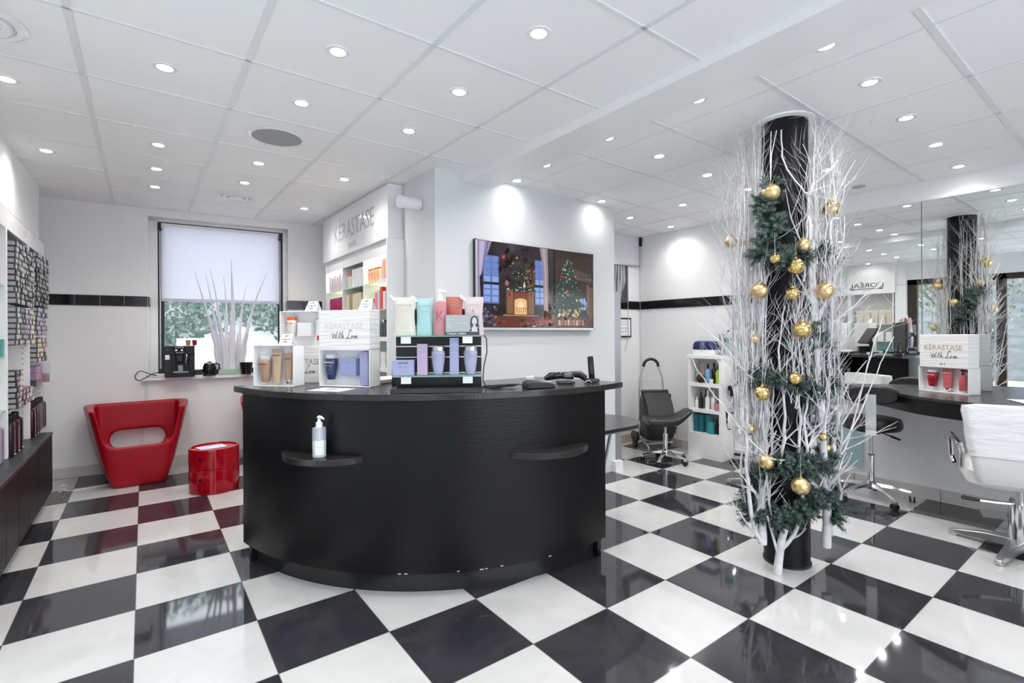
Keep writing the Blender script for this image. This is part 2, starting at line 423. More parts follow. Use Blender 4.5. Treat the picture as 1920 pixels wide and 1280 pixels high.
# ------------------------------------------------------------------ reception desk
DC = (1.985, .98)
def arc(r, a0, a1, n=40, c=DC):
    return [(c[0] + r * cos(radians(a0 + (a1 - a0) * k / n)), c[1] + r * sin(radians(a0 + (a1 - a0) * k / n))) for k in range(n + 1)]
desk = thing('reception_desk', 'curved black wood reception desk standing on the chequered floor', 'desk', (0, 0, 0))
def sector(r0, r1, a0, a1, z0, z1, name, m, bevel=0., n=48, lab=None):
    mb = MB(); mb.prism(arc(r1, a0, a1, n) + arc(r0, a1, a0, n), z0, z1); return part(name, mb, m, desk, bevel, label=lab)
sector(.86, 1.535, 187, 285, .978, 1.012, 'desk_top', BLACKTOP, .003)
sector(1.485, 1.515, 190.6, 278.4, .115, .978, 'front_panel', BLACKWOOD)
sector(1.43, 1.455, 192.2, 277, 0, .115, 'plinth', mat('black_plinth', (.012, .012, .013), .28))
sector(1.00, 1.485, 190.8, 192.0, .0, .978, 'side_panel', BLACKWOOD)
sector(1.00, 1.485, 276.8, 278.2, .0, .978, 'side_panel', BLACKWOOD)
sector(1.08, 1.485, 192, 276.8, .56, .58, 'inner_shelf', BLACKWOOD)
sector(1.08, 1.485, 192, 276.8, .12, .14, 'inner_shelf', BLACKWOOD)
sector(1.00, 1.03, 225, 278.2, .02, .978, 'back_panel', BLACKWOOD)
def halfmoon(a0, a1, lab):
    n = 24; pts = [(a0 + (a1 - a0) * k / n, 1.512 + .125 * sin(pi * min(1, max(0, k / n))) ** .6) for k in range(n + 1)]
    out = [(DC[0] + r * cos(radians(a)), DC[1] + r * sin(radians(a))) for a, r in pts]
    inn = [(DC[0] + 1.512 * cos(radians(a)), DC[1] + 1.512 * sin(radians(a))) for a, r in pts[::-1]]
    mb = MB(); mb.prism(out + inn[1:-1], .668, .700); return part('bag_shelf', mb, BLACKTOP, desk, .002, label=lab)
halfmoon(206.8, 225, 'small half-moon shelf holding the pump bottle')
halfmoon(253, 272, 'small empty half-moon shelf')
ch = MB(); rnd = random.Random(3)
for a in (232.0, 233.2, 243.0, 247.5, 248.4, 251.5, 262.0):
    p = (DC[0] + 1.5155 * cos(radians(a)), DC[1] + 1.5155 * sin(radians(a))); ch.box((p[0], p[1], .118 + rnd.random() * .004), (.010 + rnd.random() * .012, .0012, .005), rz=radians(a + 90))
cho = part('chipped_edge', ch, mat('bare_chip', (.45, .43, .40), .7), desk, smooth=False); cho['kind'] = 'stuff'

# fold-out side table beside the desk
st = thing('side_table', 'black half-round side table on a grey folding strut beside the desk', 'table', (0, 0, 0))
c0 = Vector((2.78, -.13)); pts = []
tp = [(2.215, -.46), (2.24, -.47)]
for k in range(21):
    a = -1.15 + 2.0 * k / 20
    tp.append((2.50 + .27 * cos(a - .15) , -.17 + .30 * sin(a - .15)))
tp += [(2.60, .14), (2.28, .02)]
mb = MB(); mb.prism(tp, .700, .722); part('table_top', mb, BLACKTOP, st, .002)
mb = MB(); mb.prism([(p[0] * .97 + .03 * 2.45, p[1] * .95 + .05 * -.15) for p in tp], .690, .700); part('under_frame', mb, GREYMETAL, st)
mb = MB(); mb.tube([(2.60, -.22, .692), (2.235, -.40, .20)], .011, 6); mb.box((2.60, -.22, .685), (.03, .03, .02)); part('strut', mb, GREYMETAL, st)

# ------------------------------------------------------------------ products
def pmat(name, col, rough=.3, **k): return mat(name, col, rough, **k)
TAN = pmat('tan_plastic', (.42, .27, .18), .3); TANL = pmat('light_tan_plastic', (.52, .38, .26), .3)
NAVY = pmat('navy_plastic', (.035, .05, .13), .12); LAV = pmat('lavender_plastic', (.40, .40, .58), .3); LAVC = pmat('lavender_card', (.36, .38, .60), .4)
SILVERCAP = mat('silver_cap', (.75, .74, .74), .14, 1.)
CLEARCAP = glassy('clear_cap', (.9, .9, .9), .55, .05)
def mini(s, m, par_, z, y, size=.010, x=0.):
    return text(s, size, m, par_, face_M((x, y, z), (0, -1, 0)))
def bain(label, m, h=.15, r=.034, cap=SILVERCAP, loc=(0, 0, 0), rz=0., cat='bottle', ink=INK, group=None, word=True):
    """shampoo bottle tapering to the foot, with a wide cap"""
    t = thing('shampoo_bottle', label, cat, loc, rz, group); hc = h * .16
    mb = MB(); mb.lathe([(r * .58, 0), (r * .66, .003), (r * .78, h * .2), (r * .93, h * .45), (r, h * .70), (r, h * .80), (r * .90, h * .84), (r * .86, h * .845)], n=28, sy=.75); part('bottle', mb, m, t)
    mb = MB(); mb.lathe([(r * .9, h * .845), (r * .92, h * .85), (r * .92, h * .985), (r * .86, h)], n=28, sy=.75); part('cap', mb, cap, t)
    if word:
        mini('KÉRASTASE', ink, t, h * .66, -r * .757, r * .33); mini('― ◦ ―'.replace('◦', '·'), ink, t, h * .52, -r * .74, r * .4); mini('———', ink, t, h * .22, -r * .62, r * .22)
    return t
def tube_tall(label, m, h=.2, w=.06, cap=None, loc=(0, 0, 0), rz=0., word=True, ink=INK, group=None, capz=.0):
    t = thing('cream_tube', label, 'tube', loc, rz, group); n = 24; R = []
    for k in range(9):
        f = k / 8; ex = w / 2 * (.78 + .22 * f); ey = w / 2 * .62 * (1 - f) ** .8 + .0015; z = capz + (h - capz) * f
        R.append([(ex * cos(2 * pi * i / n), ey * sin(2 * pi * i / n), z) for i in range(n)])
    mb = MB(); mb.rings(R); part('tube', mb, m, t)
    if cap:
        mb = MB(); mb.lathe([(w * .28, 0), (w * .30, .002), (w * .30, capz)], n=20, sy=.8); part('cap', mb, cap, t)
    if word:
        mini('KÉRASTASE', ink, t, h * .80, -w * .10 - .002, w * .16); mini('― · ―', ink, t, h * .62, -w * .20, w * .18)
    return t
def carton(label, m, w, d, h, loc, rz=0., name='product_carton', cat='box', group=None, bevel=.0015, words=None, ink=INK, sz=.01, parts=True):
    if words is None:
        mb = MB(); mb.box((0, 0, h / 2), (w, d, h)); return solo(name, mb, m, label, cat, group, bevel, loc, rz, smooth=False)
    t = thing(name, label, cat, loc, rz, group); mb = MB(); mb.box((0, 0, h / 2), (w, d, h)); part('carton', mb, m, t, bevel, smooth=False)
    for s, fz, k in words: text(s, sz * k, ink, t, face_M((0, -d / 2 - .0006, h * fz), (0, -1, 0)))
    return t
def pump_bottle(label, m, r, h, loc, rz=0., pm=None, sy=1., group=None, letter=None, hp=.07, name='pump_bottle'):
    t = thing(name, label, 'bottle', loc, rz, group); pm = pm or WHITEGLOSS
    mb = MB(); mb.lathe([(r * .9, 0), (r, .004), (r, h * .93), (r * .9, h * .975), (r * .45, h)], n=28, sy=sy); part('bottle', mb, m, t)
    p = thing('x', '', '', (0, 0, 0)); bpy.data.objects.remove(p)
    mb = MB(); mb.lathe([(r * .42, h), (r * .42, h + hp * .45), (r * .20, h + hp * .5), (r * .18, h + hp * .78)], n=20)
    mb.rings([[(-.010 + .0, y, z) for y, z in rrect(.014, .010, .004, 3)] for _ in range(1)] and [[(x, y * s_ , h + hp * .86 + z * s_ + dz) for y, z in rrect(.016, .014, .005, 3)] for x, s_, dz in ((-.013, .8, 0), (-.008, 1, 0), (.012, 1, .001), (.034, .6, -.004))])
    part('pump', mb, pm, t)
    return t

# gift boxes -------------------------------------------------------
WAVE = mat('embossed_white_card', (.84, .84, .85), .5, bump=(45, .5, (.15, .15, 1.6)))
STROKES = [[(0, .9), (.08, .5), (.15, .2), (.35, .75), (.5, .2), (.62, .6), (.75, 1.05)], [(.85, .55), (.84, .28), (.95, .2)], [(1.12, 1.0), (1.04, .4), (1.15, .2)], [(.95, .72), (1.3, .76)],
           [(1.42, 1.1), (1.30, .2), (1.40, .5), (1.5, .52), (1.52, .25), (1.66, .22)], [(2.62, 1.0), (2.5, 1.22), (2.34, 1.1), (2.22, .6), (2.08, .22), (1.92, .22), (2.0, .32), (2.2, .2), (2.45, .25)],
           [(2.66, .5), (2.54, .38), (2.6, .2), (2.74, .32), (2.68, .5), (2.86, .47)], [(2.9, .5), (2.98, .22), (3.14, .52)], [(3.16, .33), (3.32, .42), (3.26, .54), (3.14, .36), (3.26, .2), (3.5, .32)]]
def script_mark(par_, M, scale, m=INK):
    mb = MB()
    for s in STROKES:
        pts = []
        for k in range(len(s) - 1):
            for q in range(4):
                f = q / 4; p0 = s[max(k - 1, 0)]; p1 = s[k]; p2 = s[k + 1]; p3 = s[min(k + 2, len(s) - 1)]
                pts.append(tuple(.5 * (2 * p1[i] + (p2[i] - p0[i]) * f + (2 * p0[i] - 5 * p1[i] + 4 * p2[i] - p3[i]) * f * f + (3 * p1[i] - p0[i] - 3 * p2[i] + p3[i]) * f ** 3) for i in (0, 1)))
        pts.append(s[-1]); mb.tube([((x - 1.7) * scale, (y - .6) * scale, 0) for x, y in pts], .028 * scale, 5)
    o = part('script_lettering', mb, m, par_); o.matrix_local = M; return o
def giftbox(name_, label, w, h, d, loc, rz, open_, letters=None, ink=GREYINK, insert=None, lift=0.):
    t = thing(name_, label, 'box', loc, rz)
    if open_:
        e = .006; mb = MB(); mb.box((0, d / 2 - e / 2, h / 2), (w, e, h)); mb.box((0, 0, e / 2), (w, d, e)); mb.box((0, 0, h - e / 2), (w, d, e))
        mb.box((-w / 2 + e / 2, 0, h / 2), (e, d, h)); mb.box((w / 2 - e / 2, 0, h / 2), (e, d, h)); part('box_shell', mb, WHITE, t, .0012, smooth=False)
        mb = MB(); mb.box((0, d * .12, h / 2), (w - 2 * e, .006, h - 2 * e)); mb.box((0, d * .3, e + .008), (w - 2 * e, d * .36, .016)); part('insert_tray', mb, PAPER, t, smooth=False)
    else:
        mb = MB(); mb.box((0, 0, h / 2), (w, d, h)); part('lid', mb, WAVE, t, .002, smooth=False)
        if letters:
            text('KÉRASTASE', h * .22, ink, t, face_M((0, -d / 2 - .0006, h * .52), (0, -1, 0)), sx=1.0); script_mark(t, face_M((w * .02, -d / 2 - .001, h * .36), (0, -1, 0)), h * .22)
    return t
def lpos(o, x, y, z=0.):                        # world position of a point given in a thing's own frame
    a = o.rotation_euler.z; return (o.location.x + x * cos(a) - y * sin(a), o.location.y + x * sin(a) + y * cos(a), o.location.z + z)
def boxloc(fl, fr, d):
    v = Vector((fr[0] - fl[0], fr[1] - fl[1])); w = v.length; a = atan2(v.y, v.x); n = Vector((-sin(a), cos(a)))
    m = Vector(fl) + v / 2 + n * d / 2; return (m.x, m.y), a, w
TZ = 1.0125
pA, aA, wA = boxloc((.549, .684), (.724, .482), .10)
gA = giftbox('gift_box', 'open white gift box with three tan bottles at the left end of the desk', wA, .24, .10, (*pA, TZ), aA, True)
pB, aB, wB = boxloc((.849, .433), (1.052, .172), .11)
gB = giftbox('gift_box', 'open white gift box holding blue and lavender hair products on the desk', wB, .214, .11, (*pB, TZ), aB, True)
gC = giftbox('gift_box', 'closed white gift box with script lettering, stacked on the box of blue products', wB, .222, .11, (pB[0], pB[1], TZ + .2145), aB, False, True, mat('pale_gold_lettering', (.70, .66, .56), .4))
pD, aD, wD = boxloc((.726, .856), (.935, .60), .10)
gE = giftbox('gift_box', 'closed white gift box underneath the open box with the orange-capped bottle', wD, .222, .10, (*pD, TZ), aD, False, True, mat('dark_gold_lettering', (.30, .26, .20), .4))
gD = giftbox('gift_box', 'open white gift box with an orange-capped bottle and small white box', wD, .224, .10, (*pD, TZ + .2225), aD, True)
# contents of the first box
q = lpos(gA, -.075, -.022, .022); bain('tan shampoo bottle with clear cap, left in the first gift box', TAN, .155, .034, CLEARCAP, q, aA)
q = lpos(gA, .002, -.022, .020); tube_tall('tall light tan tube standing between two bottles in the gift box', TANL, .195, .062, None, q, aA)
q = lpos(gA, .078, -.022, .014); tube_tall('slim tan tube with a silver screw cap, right in the first gift box', TAN, .178, .048, SILVERCAP, q, aA, capz=.024)
# contents of the second box
q = lpos(gB, -.105, -.024, .038); bain('navy blue shampoo bottle with a clear cap in the desk gift box', NAVY, .145, .037, CLEARCAP, q, aB, ink=WHITE)
q = lpos(gB, .012, -.012, .062); carton('wrapped lavender blue carton in the middle of the desk gift box', mat('wrapped_lavender', (.32, .36, .60), .15, bump=(20, .5, (1, 1, 1))), .105, .05, .098, q, aB)
q = lpos(gB, .118, -.016, .010); carton('tall slim lavender carton standing at the right of the blue products', LAVC, .052, .05, .19, q, aB)
# contents of the rear open box
q = lpos(gD, -.10, -.018, .062); bain('white bottle with a bright orange cap in the rear gift box', pmat('milk_plastic', (.78, .76, .70), .3), .125, .033, mat('orange_cap', (.85, .13, .03), .3), q, aD, ink=mat('orange_ink', (.8, .12, .05), .4))
q = lpos(gD, .0, -.014, .066); carton('small square white carton beside the orange-capped bottle', PAPER, .098, .04, .085, q, aD)
q = lpos(gD, .095, -.014, .04); tube_tall('black topped white tube at the edge of the rear gift box', pmat('white_tube', (.8, .8, .8), .3), .165, .045, mat('orange_red_cap', (.7, .05, .04), .35), q, aD, capz=.03)
# folded price cards
def tent(label, lines, loc, rz, w=.085, h=.062):
    t = thing('price_card', label, 'card', loc, rz); mb = MB(); d = .028
    mb.add([(-w / 2, -d, 0), (w / 2, -d, 0), (w / 2 - .008, 0, h), (-w / 2 + .008, 0, h), (-w / 2, d, 0), (w / 2, d, 0), (w / 2, d - .001, 0), (-w / 2, d - .001, 0), (w / 2, -d + .001, 0), (-w / 2, -d + .001, 0), (w / 2 - .008, 0, h - .0012), (-w / 2 + .008, 0, h - .0012)],
           [(0, 1, 2, 3), (5, 4, 3, 2), (8, 9, 11, 10), (7, 6, 10, 11)]); part('card', mb, PAPER, t, smooth=False)
    nrm = Vector((0, -h, d)).normalized()
    for i, s in enumerate(lines):
        f = .80 - .27 * i; f -= .07; p = Vector((0, -d * (1 - f), h * f)) + nrm * .0008; text(s, .0145, INK, t, face_M((p.x, p.y, p.z), nrm), 'handwriting')
    return t
tent('white price card reading 67 € on the box of tan bottles', ['67€', 'au lieu de', '82€'], lpos(gA, .065, -.01, .2405), aA)
tent('white price card reading 72 € on the box with the orange-capped bottle', ['72€', 'au lieu de', '96€'], lpos(gD, .045, 0, .2245), aD)
tent('white price card reading 89 € on the tallest closed gift box', ['89€', 'au lieu de', '105€'], lpos(gC, .125, -.01, .2225), aB)
# papers
mb = MB(); mb.box((0, 0, .0015), (.20, .15, .003)); t = thing('leaflet', 'lavender printed leaflet lying on the desk front edge', 'leaflet', (.845, .185, TZ), -.93)
part('sheet', mb, mat('lilac_paper', (.55, .57, .80), .45, noise=(14, (.85, .85, .92), (1, 1, 1))), t, smooth=False); mb = MB(); mb.prism([(p[0] * 1., p[1]) for p in rrect(.07, .07, .034)], .0031, .0038); part('printed_picture', mb, LAVC, t, smooth=False)
mb = MB()
for k in range(6): mb.box((.005 * sin(k * 2.1), .004 * cos(k * 1.7), .002 + .004 * k), (.29, .21, .0035), rz=.04 * sin(k * 3.))
solo('magazine_pile', mb, PAPER, 'small pile of white magazines lying behind the display stand', 'magazines', loc=(1.30, .47, TZ), rz=.25, smooth=False)
mb = MB(); mb.tube([(0, 0, .004), (.06, .04, .004), (.13, .02, .004)], .003, 6); solo('pen', mb, BLACK, 'thin black pen lying by the magazines on the desk', 'pen', loc=(1.14, .36, TZ + .0), rz=.3)

# display stand ----------------------------------------------------
sd = thing('display_stand', 'black slatwall display stand with two glass shelves on the desk', 'display stand', (1.292, -.19, TZ), -.58)
mb = MB(); mb.box((0, .0, .0125), (.455, .30, .025)); part('riser', mb, BLACKTOP, sd, .002)
mb = MB(); mb.box((0, .012, .2275), (.449, .020, .405)); part('slat_panel', mb, BLACK, sd, .001)
mb = MB()
for z in (.092, .175, .232, .335): mb.box((0, .0015, z), (.449, .003, .006))
part('metal_rail', mb, BRUSHED, sd)
GL = glassy('green_glass', (.62, .86, .80), .6, .03)
for z, lab in ((.286, 'upper glass shelf'), (.083, 'lower glass shelf')):
    mb = MB(); mb.box((0, -.063, z), (.445, .12, .006)); s_ = part('glass_shelf', mb, GL, sd, smooth=False, label=lab)
    for x in (-.155, .155):
        mb = MB(); mb.box((x, -.115, z - .020), (.05, .002, .034)); part('price_holder', mb, PAPER, s_, smooth=False)
def on(x, y, z): return lpos(sd, x, y, z)
U, L_ = .2895, .0865
def pouch(label, m, w, h, loc, rz, ink=INK, lean=0., spout=-1, seed=0):
    t = thing('refill_pouch', label, 'pouch', loc, rz); n = 28; R = []; rr = random.Random(seed)
    for k in range(11):
        f = k / 10; ey = .024 * (1 - f ** 1.8) + .0015; ex = w / 2 * (1 - .10 * sin(pi * f) + .02 * sin(9 * f))
        R.append([(ex * (abs(cos(a)) ** .55) * (1 if cos(a) > 0 else -1) + lean * f * f * .03, ey * sin(a) * (1 + .10 * sin(5 * a + 7 * f)) - .0, h * f + .006 * sin(3 * a) * f * (1 - f)) for a in [2 * pi * i / n for i in range(n)]])
    mb = MB(); mb.rings(R); part('pouch_body', mb, m, t)
    if spout:
        mb = MB(); x = spout * w * .42; mb.cyl((x, 0, h * .90), (x + spout * .022, 0, h * 1.0), .007); mb.cyl((x + spout * .014, 0, h * .97), (x + spout * .028, 0, h * 1.03), .010); part('spout_cap', mb, WHITEGLOSS, t)
    mini('KÉRASTASE', GREYINK, t, h * .76, -.0205, w * .12)
    return t
P1 = pouch('cream refill pouch, leftmost on the upper glass shelf', pmat('cream_film', (.62, .61, .55), .22, bump=(14, .6, (1, 1, 1))), .115, .198, on(-.170, -.05, U), sd.rotation_euler.z + .05, spout=-1, seed=1); mini('― ·· ―', mat('red_ink', (.6, .05, .03), .4), P1, .198 * .62, -.0235, .012)
P2 = pouch('pale turquoise refill pouch behind the pink pump bottle', pmat('aqua_film', (.36, .58, .60), .2, bump=(14, .6, (1, 1, 1))), .100, .195, on(-.066, -.030, U), sd.rotation_euler.z, spout=-1, seed=2); mini('― ―', INK, P2, .195 * .62, -.0235, .012)
t = pump_bottle('pink pump bottle with white pump on the upper glass shelf', pmat('pink_plastic', (.55, .24, .27), .25), .034, .178, on(.014, -.066, U), sd.rotation_euler.z, sy=.7, hp=.058)
text('K', .075, pmat('dark_pink_ink', (.42, .14, .17), .3), t, face_M((0, -.0245, .075), (0, -1, 0)))
pouch('dark red brown refill pouch behind the gift voucher', pmat('copper_film', (.46, .14, .11), .2, bump=(14, .7, (1, 1, 1))), .090, .202, on(.086, -.028, U), sd.rotation_euler.z - .05, spout=0, seed=3)
P5 = pouch('pale pink refill pouch with red letter, rightmost on the upper shelf', pmat('blush_film', (.60, .52, .54), .2, bump=(14, .6, (1, 1, 1))), .105, .200, on(.186, -.038, U), sd.rotation_euler.z - .08, spout=-1, seed=4); mini('K', pmat('orange_k', (.7, .1, .04), .4), P5, .200 * .60, -.0235, .02)
t = thing('gift_voucher', 'grey gift voucher card with a woman portrait and lettering below', 'card', on(.130, -.098, U), sd.rotation_euler.z)
mb = MB(); mb.box((0, 0, .052), (.172, .003, .104)); part('card', mb, mat('grey_card', (.42, .44, .47), .4), t, smooth=False)
mb = MB(); mb.box((0, -.0018, .009), (.172, .001, .018)); part('caption_band', mb, mat('dark_grey_band', (.07, .075, .085), .4), t, smooth=False)
text('Chèque cadeau', .0175, WHITE, t, face_M((-.080, -.0028, .0045), (0, -1, 0)), align='LEFT', sx=.9)
for i, s in enumerate(('———', '—', '——')): text(s, .012, WHITE, t, face_M((-.078, -.002, .078 - .02 * i), (0, -1, 0)), align='LEFT', sx=1.0)
text('———', .016, PAPER, t, face_M((-.004, -.002, .058), (0, -1, 0)))
mb = MB(); hp2 = [(.040, .040), (.038, .060), (.040, .082), (.048, .096), (.060, .100), (.074, .095), (.080, .080), (.079, .062), (.084, .046), (.080, .036), (.072, .044), (.062, .050), (.050, .046), (.046, .036)]; mb.add([(x, -.0020, z) for x, z in hp2], [tuple(range(len(hp2)))]); mb.add([(.034, -.0021, .019), (.048, -.0021, .019), (.046, -.0021, .036), (.040, -.0021, .034)], [(0, 1, 2, 3)]); mb.add([(.072, -.0021, .019), (.085, -.0021, .019), (.085, -.0021, .034), (.074, -.0021, .036)], [(0, 1, 2, 3)])
for ex, ez, ew in ((.0545, .078, .004), (.0655, .078, .004), (.0600, .064, .005)): mb.add([(ex - ew, -.0028, ez), (ex, -.0028, ez - .0012), (ex + ew, -.0028, ez), (ex, -.0028, ez + .0012)], [(0, 1, 2, 3)])
pt = part('portrait_hair', mb, mat('portrait_dark', (.06, .06, .07), .5), t, smooth=False)
mb = MB(); mb.add([(.060 + .0125 * cos(a), -.0024, .072 + .019 * sin(a)) for a in [2 * pi * i / 20 for i in range(20)]], [tuple(range(20))]); mb.add([(.044, -.0023, .019), (.076, -.0023, .019), (.073, -.0023, .036), (.065, -.0023, .042), (.064, -.0023, .056), (.056, -.0023, .056), (.055, -.0023, .042), (.047, -.0023, .036)], [tuple(range(8))])
part('portrait_face', mb, mat('portrait_light', (.62, .62, .64), .5), t, smooth=False)
# lower shelf
rz_ = sd.rotation_euler.z
carton('wide lavender carton, leftmost on the lower glass shelf', LAVC, .108, .07, .078, on(-.172, -.068, L_), rz_, words=[('KÉRASTASE', .78, 1.), ('― · ―', .5, 1.5), ('———', .25, .6)])
carton('slim pink and lavender carton on the lower glass shelf', pmat('pink_lavender_card', (.44, .40, .58), .35, noise=(6, (.60, .38, .54), (1, 1, 1))), .052, .045, .160, on(-.078, -.062, L_), rz_, words=[('KÉRASTASE', .80, .7), ('― · ―', .60, 1.2)], ink=WHITE)
bain('lavender shampoo bottle between the two slim cartons', LAV, .146, .035, SILVERCAP, on(.002, -.060, L_), rz_, ink=GREYINK)
carton('tallest lavender carton on the lower glass shelf', LAVC, .046, .04, .190, on(.085, -.062, L_), rz_, words=[('KÉRASTASE', .80, .65), ('―+―', .58, 1.3)], ink=WHITE)
bain('lavender shampoo bottle, rightmost on the lower glass shelf', LAV, .146, .035, SILVERCAP, on(.168, -.060, L_), rz_, ink=GREYINK)

# pump bottle on the half-moon shelf -----------------------------------
PET = glassy('clear_plastic', (.86, .90, .95), .72, .06)
sn = thing('sanitizer_bottle', 'clear pump bottle of white gel on the small desk shelf', 'bottle', (.738, .030, .7005), -.75)
mb = MB(); mb.lathe([(.030, 0), (.033, .004), (.033, .142), (.029, .148), (.015, .150)], n=28); part('bottle', mb, PET, sn)
mb = MB(); mb.lathe([(.0285, .003), (.0312, .006), (.0312, .078), (.001, .079)], n=28); part('gel', mb, mat('milky_gel', (.62, .65, .70), .35), sn)
mb = MB(); R = [[(.0335 * sin(a), -.0335 * cos(a), z) for a in [-.15 + 1.3 * k / 14 for k in range(15)]] for z in (.016, .086)]; mb.rings(R, cap=False, close=False); lb = part('label', mb, PAPER, sn)
for i, (s, k) in enumerate((('— ——', .006), ('— — —', .009), ('——', .005))):
    text(s, k, INK, sn, face_M((.0345 * sin(.5), -.0345 * cos(.5), .068 - .016 * i), (sin(.5), -cos(.5), 0)))
mb = MB(); mb.lathe([(.016, .148), (.016, .172), (.013, .173), (.007, .174), (.0065, .190)], n=20); mb.tube([(-.008, 0, .196), (0, 0, .199), (.012, 0, .197), (.026, 0, .188)], [.006, .008, .007, .0035], 10); part('pump', mb, WHITEGLOSS, sn)
mb = MB(); mb.cyl((0, 0, .15), (0, 0, .08), .003); part('dip_tube', mb, WHITEGLOSS, sn)

# card reader, phones, cables --------------------------------------------
cr = thing('card_terminal', 'low black card terminal lying on the desk, right of the display', 'card terminal', (1.765, -.445, TZ), -.30)
R = [[(x, y, z) for x, z in pr_] for y, pr_ in ((-.045, [(-.085, 0), (-.080, .034), (-.06, .040), (.04, .034), (.075, .024), (.085, 0)]), (.045, [(-.085, 0), (-.080, .034), (-.06, .040), (.04, .034), (.075, .024), (.085, 0)]))]
mb = MB(); mb.rings(R); part('terminal_body', mb, mat('black_soft', (.018, .018, .018), .5), cr, .006)
mb = MB(); mb.box((.035, 0, .033), (.05, .06, .008)); part('keypad', mb, GREYMETAL, cr, .002)
ph = thing('desk_telephone', 'black desk telephone with receiver lying across its cradle', 'telephone', (2.04, -.36, TZ), -.50)
mb = MB(); mb.tube([(-.125, 0, .030), (-.09, 0, .046), (-.03, 0, .050), (.02, 0, .048), (.05, 0, .040)], [.012, .023, .020, .022, .016], 14); part('receiver', mb, BLACKGLOSS, ph)
mb = MB(); mb.box((.01, .0, .050), (.05, .05, .028)); part('keypad', mb, mat('silver_grey_plastic', (.10, .10, .11), .3), ph, .006)
mb = MB(); mb.tube([(.03, .02, .055), (.09, .01, .052), (.125, -.005, .028)], [.016, .022, .018], 12); mb.box((.0, .0, .008), (.10, .085, .014)); part('cradle', mb, BLACK, ph, .004)
cp = thing('cordless_telephone', 'slim black cordless telephone standing upright in its charger', 'telephone', (2.205, -.415, TZ), -.45)
mb = MB(); Mx = Matrix.Rotation(.18, 3, 'X') @ Matrix.Rotation(-.14, 3, 'Y')
mb.box((-.004, .0, .085), (.036, .018, .15), M=Mx); part('handset', mb, BLACKGLOSS, cp, .006)
mb = MB(); mb.box((.0, .0, .013), (.075, .075, .024)); part('charger', mb, BLACK, cp, .006)
mb = MB(); mb.tube([(-.02, -.045, .006), (-.04, -.06, .02), (-.055, -.05, .012), (-.05, -.02, .004)], .0025, 6); part('white_cable', mb, WHITEGLOSS, cp)
mb = MB(); mb.box((0, 0, .012), (.05, .03, .022)); solo('power_plug', mb, WHITEGLOSS, 'small white plug lying near the back edge of the desk', 'plug', loc=(2.035, -.03, TZ), rz=-.4, bevel=.003)
mb = MB(); rr = random.Random(5)
for k in range(5):
    a = k * .7; mb.tube([(.07 * cos(t_ * 1.25 + a) * (1 + .2 * k) * .8 + .02 * k, .04 * sin(t_ * 1.25 + a), .004 + .0022 * k + .002 * sin(t_)) for t_ in range(0, 7)], .0028, 6)
mb.tube([(.06, 0, .005), (.12, -.02, .005), (.17, .0, .012), (.22, -.02, .005)], .0028, 6)
solo('power_cable', mb, BLACK, 'tangled black cables lying beside the display stand', 'cable', loc=(1.565, -.27, TZ), rz=-.3)
mb = MB(); mb.tube([(0, 0, .30), (.02, -.01, .27), (.022, .0, .2), (.005, 0, .12), (.0, 0, .05), (.02, 0, .004)], .003, 6)
solo('hanging_cable', mb, BLACK, 'black cable hanging down the right edge of the display stand', 'cable', loc=on(.232, .028, 0), rz=rz_)
mb = MB(); mb.sphere((0, 0, .03), .024); mb.cyl((0, 0, 0), (0, 0, .02), .02); mb.cyl((0, 0, -.012), (0, 0, .0), .006)
# till screen and printer behind the stand (seen in the mirror)
tl = thing('till_monitor', 'black till touchscreen leaning back behind the display stand', 'monitor', (1.46, .15, TZ), 2.45)
mb = MB(); Mx = Matrix.Rotation(-.55, 3, 'X'); mb.box((0, 0, .24), (.32, .03, .25), M=Mx); part('screen_housing', mb, BLACK, tl, .004)
mb = MB(); mb.box((0, -.0165, .232), (.29, .002, .22), M=Mx); part('screen', mb, mat('pale_screen', (.55, .60, .60), .12), tl, smooth=False)
mb = MB(); mb.tube([(0, .03, .0), (0, .05, .08), (0, .02, .2)], .028, 10); mb.box((0, .03, .007), (.18, .14, .010)); part('stand', mb, BLACK, tl, .003)
pr_ = thing('receipt_printer', 'black receipt printer hidden behind the display stand', 'printer', (1.30, .24, TZ), -.5)
mb = MB(); mb.box((0, 0, .045), (.15, .17, .09)); part('printer_body', mb, BLACK, pr_, .006); mb = MB(); mb.box((0, -.02, .093), (.09, .06, .006)); part('paper_slot', mb, GREYMETAL, pr_, .001)

# ------------------------------------------------------------------ left racks, cabinets and stock
CABW = mat('black_cabinet_wood', (.007, .007, .008), .40, spec=.25, bump=(30, .12, (1, 1, .1)))
CABT = mat('dark_cabinet_top', (.035, .035, .037), .38)
ys = [.44, .87, 1.545, 2.22, 2.895]
side_word = ['nearest the shop front', 'second from the shop front', 'third from the shop front', 'nearest the window wall']
for i in range(4):
    y0, y1 = ys[i] + .004, ys[i + 1] - .004
    t = thing('base_cabinet', 'low black wooden cabinet under the left racks, ' + side_word[i], 'cabinet', (-.74, (y0 + y1) / 2, 0), 0, 'black base cabinets along the left wall')
    w = y1 - y0; mb = MB(); mb.box((-.01, 0, .30), (.33, w, .44)); part('body', mb, CABW, t, .002)
    mb = MB(); mb.box((-.04, 0, .04), (.24, w - .02, .08)); part('toe_kick', mb, BLACK, t)
    mb = MB(); mb.box((.0, 0, .532), (.375, w, .022)); part('cabinet_top', mb, CABT, t, .002)
    for k in (0, 1):
        yy = -w / 4 + k * w / 2; mb = MB(); mb.box((.175, yy, .296), (.018, w / 2 - .004, .435)); d = part('door', mb, CABW, t, .0015)
        mb = MB(); mb.prism([(.1845, yy - .012), (.1845, yy + .012), (.1860, yy + .012), (.1860, yy - .012)], .452, .476); part('finger_notch', mb, BLACK, d, smooth=False)
